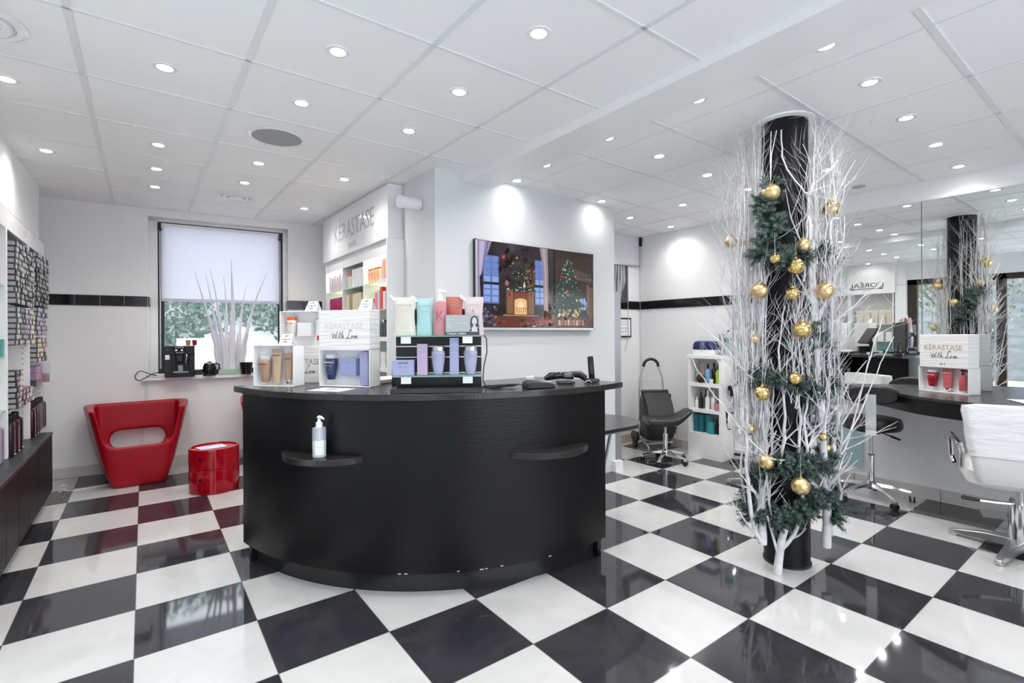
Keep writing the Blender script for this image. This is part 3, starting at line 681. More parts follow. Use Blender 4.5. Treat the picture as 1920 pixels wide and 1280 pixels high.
# racks
uy = [.44, 1.12, 1.86, 2.62, 3.34]
rack_names = ['white wall rack below the mirrored lettering', 'white wall rack with pink and teal cartons', 'white wall rack crammed with dark cartons, middle of the left wall', 'white wall rack nearest the window wall']
for i in range(4):
    y0, y1 = uy[i], uy[i + 1]; t = thing('wall_rack', rack_names[i], 'shelving', (-.78, (y0 + y1) / 2, .545), 0, 'white racks along the left wall'); w = y1 - y0; top = 1.565
    for s in (-1, 1):
        mb = MB(); mb.box((0, s * (w / 2 - .010), top / 2), (.262, .016, top)); o = part('upright', mb, WHITE, t, .001, smooth=False)
        mb = MB()
        for xx in (.095, -.09):
            for k in range(38):
                z = .04 + .04 * k
                mb.prism([(xx + .0035 * cos(a) , s * (w / 2 - .010) - .0084) for a in (0, 1)], z, z + .001) if False else mb.box((xx, s * (w / 2 - .010) - .0083, z), (.006, .0006, .006))
        hp_ = part('peg_holes', mb, BLACK, o, smooth=False)
    mb = MB(); mb.box((-.125, 0, top / 2), (.01, w, top)); part('back_panel', mb, WHITE, t, smooth=False)
    mb = MB(); mb.box((.12, 0, top - .06), (.02, w - .034, .12)); part('header_panel', mb, WHITE, t, .001, smooth=False)
    zs = {0: [.90, .60, .30], 1: [1.08, .64, .30], 2: [.965, .70, .285], 3: [.99, .765, .555, .37]}[i]
    for z in zs:
        mb = MB(); mb.box((0, 0, z), (.25, w - .036, .014)); part('shelf', mb, WHITE if i > 1 else glassy('shelf_glass', (.8, .95, .9), .5, .05), t, .001, smooth=False)
mb = MB(); mb.b2((-.66, .42, 2.0), (-.640, 1.14, 2.515)); sg = solo('shop_fascia', mb, WHITE, 'white fascia with black lettering above the left racks', 'fascia', smooth=False)
text("L'ORÉAL", .115, BLACK, sg, face_M((-.6394, .845, 2.115), (1, 0, 0)), sx=1.25)
mb = MB(); mb.b2((-.6398, .59, 2.078), (-.6388, 1.10, 2.100)); part('black_bar', mb, BLACK, sg, smooth=False)
text('PROFESSIONNEL', .030, WHITE, sg, face_M((-.6384, .845, 2.079), (1, 0, 0)), sx=1.6, spacing=1.15)
text('PARIS', .026, BLACK, sg, face_M((-.6394, .845, 2.045), (1, 0, 0)), sx=1.4, spacing=1.4)

# cartons ----------------------------------------------------------------
CC = {}
def cmat(c): 
    if c not in CC: CC[c] = mat('carton_' + c, {'dark': (.025, .025, .03), 'silver': (.36, .36, .37), 'steel': (.07, .07, .08), 'olive': (.20, .19, .15), 'pink': (.52, .28, .34), 'lilac': (.36, .36, .52), 'cream': (.66, .52, .30), 'mauve': (.30, .20, .30), 'rose': (.46, .10, .18), 'white': (.75, .75, .76), 'teal': (.03, .28, .30), 'salmon': (.70, .33, .25)}[c], .32)
    return CC[c]
def make_carton(c):
    """one colour carton lying end-on: dark sleeve, coloured printed end"""
    mb = MB(); mb.box((-.045, 0, .0165), (.09, .064, .032)); t = link('hair_colour_carton', mb.mesh('hair_colour_carton'), cmat('dark' if c in ('dark', 'steel') else 'steel'), None, False, 0)
    mb = MB(); mb.box((.0006, 0, .0165), (.0012, .058, .026)); part('printed_end', mb, cmat(c), t, smooth=False)
    mb = MB(); mb.box((.0014, .012, .019), (.0006, .018, .010)); part('shade_label', mb, cmat('white' if c != 'white' else 'dark'), t, smooth=False)
    mb = MB(); mb.box((-.045, -.0324, .0165), (.074, .0006, .022)); part('side_print', mb, cmat('silver'), t, smooth=False)
    return t
CPROTO = {}
cn = 0; crr = random.Random(11)
def block(y0, y1, z0, rows, pitch, cols, colf, where, group, x0=-.612):
    global cn
    dy = (y1 - y0) / cols
    for r in range(rows):
        for k in range(cols):
            if crr.random() < .03 and r == rows - 1: continue
            c = colf(k / max(cols - 1, 1), r / max(rows - 1, 1)); first = c not in CPROTO
            if first: CPROTO[c] = make_carton(c); o = CPROTO[c]
            else: o = copy_tree(CPROTO[c])
            o.location = (x0 + crr.uniform(-.006, .006), y0 + dy * (k + .5), z0 + pitch * r); o.rotation_euler = (0, 0, crr.uniform(-.03, .03)); o.scale = (1, dy / .068, pitch / .0335)
            cn += 1
            tag(o, '%s colour carton, %s row up, %s along, %s' % (c, ORD[r], ORD[k], where), 'carton', group)
def c1(f, g): return crr.choice(['silver', 'silver', 'olive', 'steel', 'silver'] if f < .5 or crr.random() < .5 else ['dark', 'steel', 'silver'])
def c2(f, g): return 'silver' if f < .25 else ('steel' if f < .4 else (crr.choice(['pink', 'mauve']) if f < .6 and g < .6 else ('lilac' if f < .85 else 'cream')))
def c3(f, g): return crr.choice(['dark', 'steel', 'silver', 'steel'] if g < .8 else ['silver'])
def c4(f, g): return 'lilac' if f < .6 else crr.choice(['mauve', 'steel'])
def c5(f, g): return 'cream' if f < .7 else crr.choice(['pink', 'mauve', 'steel'])
block(1.895, 2.54, 1.520, 11, .0368, 9, c1, 'upper block, middle rack', 'dark cartons in the upper block')
block(1.895, 2.54, 1.255, 7, .0352, 9, c2, 'mixed block, middle rack', 'cartons in the mixed block')
block(2.66, 3.24, 1.545, 11, .0372, 7, c3, 'upper block, window-side rack', 'dark cartons in the window-side rack')
block(2.66, 3.14, 1.322, 6, .0355, 5, c4, 'lilac block, window-side rack', 'lilac cartons in the window-side rack')
block(2.66, 3.10, 1.112, 5, .0370, 4, c5, 'cream block, window-side rack', 'cream cartons in the window-side rack')
for k in range(3):
    mb = MB(); mb.box((0, 0, .026), (.16, .20, .050)); solo('flat_carton', mb, cmat(['steel', 'mauve', 'mauve'][k]), 'wide flat mauve carton, %s from the bottom of its pile in the window-side rack' % ORD[k] if k else 'wide flat dark carton at the bottom of the pile in the window-side rack', 'carton', 'flat cartons in the window-side rack', .002, (-.70, 2.78, .924 + .052 * k), smooth=False)
for k in range(2):
    mb = MB(); mb.box((0, 0, .07), (.10, .05, .14)); solo('tall_carton', mb, cmat(['mauve', 'rose'][k]), '%s upright carton beside the flat mauve pile' % ['mauve', 'dark rose'][k], 'carton', None, .002, (-.68, 2.93 + .065 * k, .924), smooth=False)
jar = thing('glass_jar', 'clear jar half full of red liquid at the far end of the rack', 'jar', (-.640, 3.20, .924)); mb = MB(); mb.lathe([(.035, 0), (.038, .005), (.038, .17), (.036, .172)], n=20); part('glass', mb, PET, jar)
mb = MB(); mb.lathe([(.035, .003), (.0365, .006), (.0365, .075), (.001, .076)], n=20); part('red_liquid', mb, mat('red_liquid', (.30, .02, .03), .15), jar)
block(1.895, 2.06, .846, 7, .0352, 2, lambda f, g: 'steel' if f < .5 else 'pink', 'low stack, middle rack', 'cartons in the low stack')
block(2.14, 2.48, .846, 3, .0352, 5, lambda f, g: crr.choice(['pink', 'rose', 'white']), 'low pink pile, middle rack', 'pink cartons in the low pile')
# tall black bottles on the cabinets
def litre(m, trim):
    t = thing('litre_bottle', '', 'bottle', (0, 0, 0)); mb = MB()
    R = [[(x * s, y * s, z) for x, y in rrect(.075, .075, .018)] for s, z in ((.94, 0), (1, .006), (1, .195), (.9, .212), (.45, .222))]; mb.rings(R); part('bottle', mb, m, t)
    mb = MB(); mb.lathe([(.018, .220), (.019, .252), (.016, .256)], n=16); part('cap', mb, BLACK, t)
    mb = MB(); mb.box((.038, 0, .10), (.001, .03, .15)); part('printed_label', mb, trim, t, smooth=False)
    mb = MB(); mb.box((.0383, 0, .012), (.001, .045, .006)); part('white_line', mb, PAPER, t, smooth=False); return t
LB = litre(mat('black_bottle', (.015, .013, .014), .22), mat('grey_rose_print', (.20, .12, .15), .4)); LR = litre(mat('dark_wine_bottle', (.035, .006, .012), .2), mat('grey_print', (.3, .28, .3), .4))
first = [True, True]
def put_litre(kind, loc, label, group):
    src = (LB, LR)[kind]
    if first[kind]: first[kind] = False; src.location = loc; src['label'] = label; src['group'] = group
    else: dup(src, loc, label, group=group)
for k in range(7): put_litre(0 if k % 3 else 1, (-.665 + .003 * sin(k), 2.69 + .086 * k, .5455), '%s litre bottle, %s in the row on the window-side cabinet' % (['dark wine', 'black', 'black'][k % 3], ORD[k]), 'litre bottles on the cabinets')
for k in range(6): put_litre(0 if k in (0, 1, 4) else 1, (-.665 - .09 * (k % 2), 1.93 + .13 * (k // 2), .5455), '%s litre bottle, %s row, %s, standing under the middle rack' % ('black' if k in (0, 1, 4) else 'dark wine', ORD[k // 2], 'at the front' if k % 2 == 0 else 'at the back'), 'litre bottles on the cabinets')
# near rack stock
for k in range(9):
    y = 1.20 + .07 * k; carton('tall %s carton, %s in the row on the cabinet below the near rack' % ('lilac' if k % 2 else 'mauve', ORD[k]), cmat('lilac' if k % 2 else 'mauve'), .062, .062, .24 - .02 * (k % 3), (-.685, y, .5455), pi / 2, group='lilac cartons below the near rack')
for k in range(5):
    mb = MB(); mb.box((0, 0, .05), (.08, .09, .10)); solo('teal_carton', mb, cmat('teal'), 'teal carton, %s from the door side on the near rack glass shelf' % ORD[k], 'carton', 'teal cartons on the near rack', .002, (-.69, 1.30 + .11 * k, 1.1925), smooth=False)
for k in range(5):
    mb = MB(); mb.box((0, 0, .06), (.07, .07, .12)); solo('pink_carton', mb, cmat('rose' if k % 2 else 'pink'), '%s carton, %s from the door side on the top shelf of the near rack' % ('rose' if k % 2 else 'pink', ORD[k]), 'carton', 'pink cartons on the near rack', .002, (-.70, 1.30 + .11 * k, 1.6325), smooth=False)
# first rack: white tote bags and salmon cartons (seen in the mirror)
for k in range(5):
    t = pouch('cream drawstring pouch, %s from the door on the shelf under the black lettering' % ORD[k], pmat('calico', (.62, .57, .50), .7, bump=(18, .8, (1, 1, 1))), .115, .25, (-.70, .51 + .115 * k, 1.4525), pi / 2 + .1 * sin(k * 2.), spout=0, seed=20 + k); t['group'] = 'cream pouches on the shelf'
for k in range(4): carton('salmon carton, %s on the near rack, just past the cream pouches' % ORD[k], cmat('salmon'), .09, .07, .13 + .02 * (k % 2), (-.70, 1.17 + .11 * k, 1.4 - .17), pi / 2) if False else None
for r in range(2):
    for k in range(5): carton('%s product carton, %s from the door on the %s shelf of the first rack' % (['white', 'teal'][r], ORD[k], ['middle', 'lower'][r]), cmat(['white', 'teal'][r]), .09, .08, .16, (-.70, .52 + .12 * k, [1.1525, .8525][r]), pi / 2, group='%s cartons on the first rack' % ['white', 'teal'][r])

# ------------------------------------------------------------------ window sill things
SZ = .9005
def sill(x, d): p = bw(x, d); return (p.x, p.y, SZ)
cm = thing('coffee_machine', 'black espresso machine at the left end of the window sill', 'coffee machine', sill(.315, -.0), K)
cm.location = (.335, 3.49, SZ)
mb = MB(); mb.box((0, 0, .022), (.25, .22, .044)); mb.box((0, .07, .17), (.25, .12, .26)); mb.box((0, 0, .265), (.25, .24, .09)); mb.box((-.09, -.005, .13), (.07, .22, .19)); mb.box((.10, -.005, .13), (.05, .22, .19)); part('housing', mb, BLACKGLOSS, cm, .006)
mb = MB(); mb.box((0, -.02, .05), (.15, .15, .008)); part('drip_grid', mb, GREYMETAL, cm, .001)
mb = MB(); mb.box((0, -.085, .19), (.05, .05, .07)); mb.cyl((-.012, -.10, .155), (-.012, -.10, .135), .006); mb.cyl((.012, -.10, .155), (.012, -.10, .135), .006); part('coffee_spout', mb, BLACK, cm, .003)
mb = MB(); mb.tube([(.055, -.11, .24), (.06, -.125, .20), (.05, -.12, .14)], .006, 8); part('steam_wand', mb, CHROME, cm)
for k, (x, z) in enumerate([(-.03, .295), (-.01, .295), (.01, .295), (.03, .295), (-.028, .268), (.02, .268), (-.02, .244), (.0, .244), (.02, .244)]):
    mb = MB(); mb.cyl((x, -.1195, z), (x, -.126, z), .0045 if k != 4 and k != 5 else .009, n=12); part('button', mb, BRUSHED, cm)
mb = MB(); mb.box((-.10, -.1205, .20), (.036, .002, .045)); part('sticker', mb, PAPER, cm, smooth=False)
text('———', .014, PAPER, cm, face_M((-.085, -.1206, .27), (0, -1, 0)))
for k, (c_, nm) in enumerate((((.45, .25, .12), 'amber'), ((.30, .02, .03), 'dark red'))):
    t = thing('drinking_glass', '%s glass standing on top of the coffee machine' % nm, 'glass', (.405 + .055 * k, 3.52, SZ + .311)); mb = MB(); mb.lathe([(.018, 0), (.023, .055), (.021, .055), (.017, .004)], n=18); part('cup', mb, mat(nm.replace(' ', '_') + '_glass', c_, .1), t)
mb = MB(); mb.lathe([(.022, 0), (.026, .06), (.024, .06), (.02, .004)], n=18); solo('coffee_cup', mb, PET, 'clear cup standing on the coffee machine drip grid', 'cup', loc=(.335, 3.45, SZ + .056))
kt = thing('kettle', 'small black glossy kettle on the window sill beside the coffee machine', 'kettle', (.585, 3.46, SZ)); mb = MB(); mb.lathe([(.060, 0), (.062, .01), (.060, .02)], n=24); part('base', mb, BLACK, kt)
mb = MB(); mb.lathe([(.055, .02), (.064, .04), (.060, .09), (.046, .125), (.030, .130)], n=28); part('body', mb, BLACKGLOSS, kt); mb = MB(); mb.lathe([(.03, .128), (.026, .136), (.006, .138), (.008, .148), (.001, .150)], n=16); part('lid', mb, BLACK, kt); mb = MB(); mb.tube([(.055, -.01, .04), (.085, -.012, .06), (.085, -.012, .11), (.05, -.008, .125)], .008, 8); part('handle', mb, BLACK, kt)
pt_ = thing('flower_pot', 'glossy black tapered pot on the sill behind the first gift box', 'pot', (.915, 3.40, SZ)); mb = MB(); mb.lathe([(.045, 0), (.050, .003), (.066, .125), (.060, .125), (.046, .01)], n=28); part('pot', mb, BLACKGLOSS, pt_)
# white painted cone branches in a low planter
wb = thing('planter', 'low pale planter box standing in the middle of the window sill', 'planter', (.79, 3.50, SZ), K); mb = MB(); mb.box((0, 0, .03), (.24, .13, .06)); part('box', mb, mat('pale_green_box', (.42, .60, .46), .5), wb, .003); mb = MB()
rr = random.Random(4)
for k in range(60): mb.sphere((rr.uniform(-.1, .1), rr.uniform(-.05, .05), .062 + rr.uniform(0, .01)), rr.uniform(.007, .014), 6, 4)
pb = part('pebbles', mb, mat('white_pebbles', (.7, .7, .7), .7), wb); pb['kind'] = 'stuff'
SPK = mat('white_spiky_branch', (.74, .74, .80), .45)
spikes = [(-.125, 1.02, -.21, .02), (-.095, .98, -.14, .03), (-.065, 1.03, -.13, -.02), (-.035, .98, -.03, .01), (.01, 1.16, .0, .0), (-.01, .60, -.05, .03), (.06, .92, .09, .02), (.10, 1.04, .24, .0), (.08, .62, .12, -.03), (.035, .50, .03, .03)]
for k, (x, h, lx, ly) in enumerate(spikes):
    p0 = Vector((.79 + x, 3.50 + ly, SZ + .058)); pts = []
    for i in range(13):
        f = i / 12; pts.append((lx * (f ** 1.6) + .006 * sin(7 * f + k), .01 * sin(5 * f + k), h * f))
    rb = .034 if k != 4 else .050
    mb = MB(); mb.tube(pts, [max(.0026, rb * (1 - f / 12) ** 1.0 * (.85 + .15 * cos(3 * f))) for f in range(13)], 10)
    solo('tapered_branch', mb, SPK, 'white tapering spike, %s from the left in the sill planter' % (ORD[k]), 'branch', 'white spikes in the sill planter', loc=p0)
cabl = MB(); cabl.stube([(-.02, 0, .01), (-.08, -.01, .03), (-.15, -.02, .06), (-.19, -.03, .01), (-.16, -.05, -.03), (-.10, -.04, .0), (-.05, -.02, .03), (.0, 0, .04)], .0045, 6)
solo('power_cable', cabl, BLACK, 'looped black cable hanging off the left end of the window sill', 'cable', loc=(.16, 3.50, SZ + .01))
mb = MB(); mb.box((0, 0, .018), (.16, .045, .034)); t = solo('power_strip', mb, WHITEGLOSS, 'white power strip lying on the sill by the coffee machine', 'power strip', None, .005, (.135, 3.535, SZ), rz=K)
mb = MB(); mb.tube([(0, 0, .9), (-.005, 0, .7), (-.03, 0, .5), (-.05, .0, .3), (-.09, 0, .1), (-.12, 0, .02)], .0035, 6); mb.tube([(.012, 0, .9), (.01, 0, .7), (-.01, 0, .5), (-.03, .0, .3), (-.07, 0, .1), (-.10, 0, .02)], .0035, 6)
solo('wall_cable', mb, WHITEGLOSS, 'pair of white cables running down the wall behind the red chair', 'cable', loc=(.06, 3.53, .0))
mb = MB(); mb.stube([(0, 0, .004), (.03, .01, .02), (.05, .0, .05), (.02, -.02, .06), (.03, .0, .02), (.10, -.01, .004), (.25, .02, .004), (.40, .06, .004)], .004, 6)
solo('floor_cable', mb, WHITEGLOSS, 'white cable curled on the floor beside the last black cabinet', 'cable', loc=(-.54, 3.08, .0))
# window roller blind
bl = thing('roller_blind', 'white roller blind drawn halfway down over the back window', 'blind', (0, 0, 0)); a, b = bw(.175, .095), bw(1.262, .095)
rz_b = atan2(b.y - a.y, b.x - a.x); bl.location = ((a.x + b.x) / 2, (a.y + b.y) / 2, 0); bl.rotation_euler = (0, 0, rz_b); wv = (Vector(b) - Vector(a)).length
FAB = sheer('blind_fabric', (.88, .87, .94), .06, .46)
mb = MB(); mb.box((0, 0, 2.055), (wv, .0012, .78)); part('fabric', mb, FAB, bl, smooth=False)
mb = MB(); mb.box((0, -.004, 1.678), (wv, .012, .03)); part('bottom_bar', mb, sheer('blind_hem', (.80, .78, .86), .05, .35), bl, smooth=False)
mb = MB(); mb.cyl((-wv / 2, .01, 2.445), (wv / 2, .01, 2.445), .016); part('roller', mb, WHITE, bl)
for s in (-1, 1):
    mb = MB(); mb.box((s * (wv / 2 + .008), -.015, 2.43), (.022, .05, .06)); mb.cyl((s * (wv / 2 + .008), -.03, 2.39), (s * (wv / 2 + .008), -.01, 2.39), .018); part('bracket', mb, BLACK, bl, .002)
    mb = MB(); mb.cyl((s * (wv / 2 + .008), -.015, .98), (s * (wv / 2 + .008), -.015, 2.4), .005, n=8); part('guide_rod', mb, BRUSHED, bl)

# ------------------------------------------------------------------ red chairs
def eval_mesh(o, name):
    bpy.context.view_layer.update(); me = bpy.data.meshes.new_from_object(o.evaluated_get(bpy.context.evaluated_depsgraph_get())); me.name = name; return me
def fixn(me):
    b = bmesh.new(); b.from_mesh(me); bmesh.ops.recalc_face_normals(b, faces=b.faces); b.to_mesh(me); b.free(); return me
def red_chair_mesh():
    H = .68; mb = MB(); R = []
    for k in range(13):
        f = k / 12; z = H * f; g = f ** .75; wf = .185 + .165 * g; wb = .235 + .17 * g; yf = -.27 - .05 * g; yb = .24 + .11 * g; r = .05 + .05 * f
        ring = []; N4 = 10
        cs = [(wf - r, yf + r, -pi / 2), (wb - r, yb - r, 0), (-wb + r, yb - r, pi / 2), (-wf + r, yf + r, pi)]
        for cx, cy, a0 in cs:
            for i in range(N4 + 1): a = a0 + pi / 2 * i / N4; ring.append((cx + r * cos(a), cy + r * sin(a), z))
        R.append(ring)
    mb.rings(R); o = link('tmp', fixn(mb.mesh('tmp')), None, None, False)
    def sec(y, wt, wb_, zb, r):
        sl = atan2(wt - wb_, .70 - zb); pts = [(-wt - .13 * (wt - wb_) / .35, .95)]
        for i in range(9): a = pi + sl * .0 + (pi / 2) * i / 8; pts.append((-wb_ + r * .55 + r * cos(a), zb + r + r * sin(a)))
        for i in range(9): a = 1.5 * pi + pi / 2 * i / 8; pts.append((wb_ - r * .55 + r * cos(a), zb + r + r * sin(a)))
        pts.append((wt + .13 * (wt - wb_) / .35, .95)); return [(x, y, z) for x, z in pts]
    mc = MB(); mc.rings([sec(-.50, .325, .185, .375, .11), sec(-.30, .318, .200, .360, .11), sec(-.05, .315, .24, .30, .10), sec(.20, .315, .270, .25, .08), sec(.28, .300, .262, .27, .08)])
    c = link('tmp', fixn(mc.mesh('tmp')), None, None, False)
    mh = MB(); mh.rings([[(x, y, .335 + z) for x, z in rrect(.42, .165, .075, 6)] for y in (.1, .6)]); h = link('tmp', fixn(mh.mesh('tmp')), None, None, False)
    for q in (c, h):
        m = o.modifiers.new('b', 'BOOLEAN'); m.operation = 'DIFFERENCE'; m.object = q; m.solver = 'EXACT'
    rm = o.modifiers.new('r', 'REMESH'); rm.mode = 'VOXEL'; rm.voxel_size = .011
    sm = o.modifiers.new('s', 'SMOOTH'); sm.factor = .6; sm.iterations = 9
    me = eval_mesh(o, 'moulded_armchair')
    for q in (o, c, h): bpy.data.objects.remove(q)
    zmin = min(v.co.z for v in me.vertices)
    for v in me.vertices: v.co.z -= zmin
    return me
rcm = red_chair_mesh()
o = link('moulded_armchair', rcm, RED, None, True, ang=80, loc=(.0, 3.18, 0), rz=.02); tag(o, 'red moulded tub armchair with an open slot in its back, by the window wall', 'chair', 'red moulded armchairs')
o2 = o.copy(); COL.objects.link(o2); o2.location = (1.18, 3.02, 0); o2.rotation_euler = (0, 0, -.25); o2['label'] = 'red moulded tub armchair mostly hidden behind the black desk'
rc = thing('storage_drum', 'glossy red two-drawer round storage unit between the red chairs', 'side table', (.52, 2.40, 0), 0)
mb = MB(); mb.lathe([(.180, 0), (.184, .004), (.184, .030), (.187, .032), (.187, .190), (.184, .194), (.184, .204), (.187, .208), (.187, .362), (.185, .368), (.170, .368), (.168, .360)], n=48); part('body', mb, REDGLOSS, rc)
mb = MB(); mb.lathe([(.168, .352), (.168, .358), (.001, .3585)], n=48); part('tray_top', mb, REDGLOSS, rc)
for z in (.115, .285):
    a = -2.22; mb = MB(); R = [[(.1885 * cos(t_), .1885 * sin(t_), zz) for t_ in [a - .55 + 1.6 * i / 20 for i in range(21)]] for zz in (z - .075, z + .070)]; mb.rings(R, cap=False, close=False); d = part('sliding_door', mb, REDGLOSS, rc)
    M_ = Matrix.Rotation(a + .0, 4, 'Z'); mb = MB(); mb.cyl((.186, 0, z + .01), (.1905, 0, z + .01), .013, n=18); q = part('finger_hole', mb, BLACK, d); q.matrix_local = M_
mb = MB(); mb.b2((-.10, -.07, 0), (.10, .07, .003)); t = solo('magazine', mb, mat('blue_white_print', (.45, .50, .80), .35, noise=(9, (.85, .87, .95), (1, 1, 1))), 'blue and white magazine lying in the red drum tray', 'magazine', loc=(.50, 2.40, .3595), rz=.2, smooth=False)

# ------------------------------------------------------------------ product wall with lettering
ku = thing('product_shelving', 'white product shelving unit under grey lettering beside the partition', 'shelving', (0, 0, 0)); X0 = 1.64
for y in (1.27, 1.885, 2.47, 3.03):
    mb = MB(); mb.b2((X0, y - .009, 0), (X0 + .29, y + .009, 2.09)); part('upright', mb, WHITE, ku, .001, smooth=False)
mb = MB(); mb.b2((X0 + .27, 1.27, 0), (X0 + .288, 3.03, 2.09)); part('back_panel', mb, WHITE, ku, smooth=False)
mb = MB(); mb.b2((X0 + .004, 1.28, 1.975), (X0 + .018, 3.02, 2.09)); part('header_panel', mb, WHITE, ku, smooth=False)
KS = [1.765, 1.525, 1.285, 1.03, .75, .45]
for (y0, y1) in ((1.279, 1.876), (1.894, 2.461), (2.479, 3.021)):
    for z in KS: mb = MB(); mb.b2((X0 + .006, y0, z - .008), (X0 + .268, y1, z)); part('shelf', mb, glassy('shelf_glass_green', (.75, .92, .86), .35, .06), ku, smooth=False)
for (y0, y1) in ((1.30, 1.86), (2.49, 3.01)):
    mb = MB(); mb.b2((X0 + .03, y0, 1.978), (X0 + .25, y1, 1.990)); part('strip_light', mb, mat('warm_strip_light', (1, .9, .7), .5, emit=(1, .86, .62), es=9.), ku, smooth=False)
mb = MB(); mb.add([(x, y, z) for z in (0, 1) for x, y in ((1.615, 1.255), (1.945, 1.255), (1.945, 3.04), (1.615, 3.04))], [(0, 3, 2, 1), (4, 5, 6, 7), (0, 1, 5, 4), (1, 2, 6, 5), (2, 3, 7, 6), (3, 0, 4, 7)]); mb.v = [(x, y, 2.09 if z == 0 else lz(y) - .004) for x, y, z in mb.v]; fa = solo('fascia_panel', mb, WHITEGLOSS, 'glossy white fascia panel with large grey lettering', 'fascia', bevel=.002, smooth=False)
text('KÉRASTASE', .235, GREYINK, fa, face_M((1.6142, 2.10, 2.245), (-1, 0, 0)), sx=.92); text('PARIS', .078, GREYINK, fa, face_M((1.6142, 2.10, 2.135), (-1, 0, 0)), spacing=1.15)
mb = MB(); mb.b2((1.60, 1.235, 0), (1.765, 1.257, 2.085)); solo('end_panel', mb, WHITE, 'tall white end panel closing the product shelving', 'panel', bevel=.001, smooth=False)
mb = MB(); mb.tube([(1.739, .93, 2.30), (1.605, .93, 2.30), (1.600, .93, 2.30), (1.566, .93, 2.30), (1.562, .93, 2.30)], [.044, .044, .047, .047, .044], 32); solo('wall_duct', mb, WHITE, 'short white round pipe sticking out of the partition near the ceiling', 'pipe', bevel=.002)
def kc(y, z, w, h, c, label, d=.06, x=1.69): carton(label, c, w, d, h, (x, y, z + .0008), -pi / 2, group='cartons on the product shelving')
PEA = mat('peach_plastic', (.80, .45, .28), .3); WC = mat('white_cartonboard', (.8, .8, .82), .4); LIL = mat('pale_lilac_card', (.66, .58, .66), .4); MAG = mat('magenta_card', (.45, .01, .12), .3); REDC = mat('bright_red_card', (.72, .04, .02), .3); PNK = mat('pink_card', (.80, .25, .35), .35); CRM = mat('cream_card', (.74, .66, .45), .4); GLD = mat('old_gold_card', (.38, .27, .10), .35); DGR = mat('grey_green_plastic', (.07, .11, .10), .15); ORC = mat('orange_cap', (.85, .13, .03), .3)
z = KS[0]
for k in range(4): bain('peach bottle with copper cap, %s from the right on the lit top shelf' % ORD[3 - k], PEA, .135, .032, mat('copper_cap', (.60, .25, .12), .2, .8), (1.69, 1.62 + .072 * k, z + .001), -pi / 2, group='peach bottles on the lit shelf', word=False)
bain('small milky bottle with an orange cap beside tall peach cartons', pmat('milk_plastic', (.78, .76, .70), .3), .13, .028, ORC, (1.69, 1.545, z + .001), -pi / 2, word=False)
for k in range(3): kc(1.475 - .062 * k, z, .052, .185, mat('peach_card', (.82, .48, .36), .35), 'tall peach carton, %s from the end panel on the top shelf' % ORD[2 - k])
for k in range(4): kc(1.955 + .085 * k, z, .075, .09, WC, 'small white carton, %s in the lower layer, middle bay top shelf' % ORD[k]); kc(1.955 + .085 * k, z + .091, .075, .082, WC, 'small white carton, %s in the upper layer, middle bay top shelf' % ORD[k])
for k in range(2): bain('white bottle with orange cap, %s in the middle bay' % ['left', 'right'][k], pmat('milk_plastic', (.78, .76, .70), .3), .14, .03, ORC, (1.69, 2.40 - .07 * k, z + .001), -pi / 2, group='orange capped bottles in the middle bay', word=False)
for k in range(6): kc(2.53 + .082 * k, z, .066, .15 + .02 * (k % 2), LIL, 'pale lilac carton, %s from the right in the far lit bay' % ORD[k])
z = KS[1]
for k in range(6): kc(1.33 + .062 * k, z, .05, .19 - .02 * (k % 3), [REDC, PNK, WC, REDC, LIL, PNK][k], '%s carton, %s from the end panel on the second shelf' % (['bright red', 'pink', 'white', 'bright red', 'lilac', 'pink'][k], ORD[k]))
for k in range(2): bain('red jar-topped bottle, %s of two on the second shelf' % ['right', 'left'][k], mat('clear_red_plastic', (.45, .02, .03), .1), .10, .034, REDC, (1.69, 1.74 + .08 * k, z + .001), -pi / 2, group='red bottles on the second shelf', word=False)
for k in range(6): kc(1.95 + .085 * k, z, .07, .18, [GLD, CRM, CRM, CRM, GLD, CRM][k], '%s carton, %s from the right on the middle bay second shelf' % (['old gold', 'cream', 'cream', 'cream', 'old gold', 'cream'][k], ORD[k]))
for k in range(6): kc(2.54 + .078 * k, z, .062, .17, MAG, 'magenta carton, %s from the right on the far bay second shelf' % ORD[k])
z = KS[2]
for k in range(5): bain('dark grey green bottle, %s from the end panel on the third shelf' % ORD[k], DGR, .15, .030, SILVERCAP if k % 2 else BLACKGLOSS, (1.69, 1.335 + .07 * k, z + .001), -pi / 2, group='dark bottles on the third shelf', word=False)
z = KS[3]
for k in range(4):
    for q in range(2): kc(1.36 + .12 * k, z + .066 * q, .10, .064, WC, 'wide white carton, %s from the end panel, %s layer, fourth shelf' % (ORD[k], ['lower', 'upper'][q]))
for k in range(3): kc(1.36 + .14 * k, KS[4], .12, .14, MAG, 'dark red carton, %s from the end panel on the fifth shelf' % ORD[k])
for k, (zz, y, w) in enumerate(((KS[0], 1.42, .20), (KS[2], 1.40, .20), (KS[3], 1.40, .2))):
    mb = MB(); mb.b2((1.6335, y - w / 2, zz - .030), (1.6365, y + w / 2, zz + .006)); part('shelf_label', mb, PAPER, ku, smooth=False)

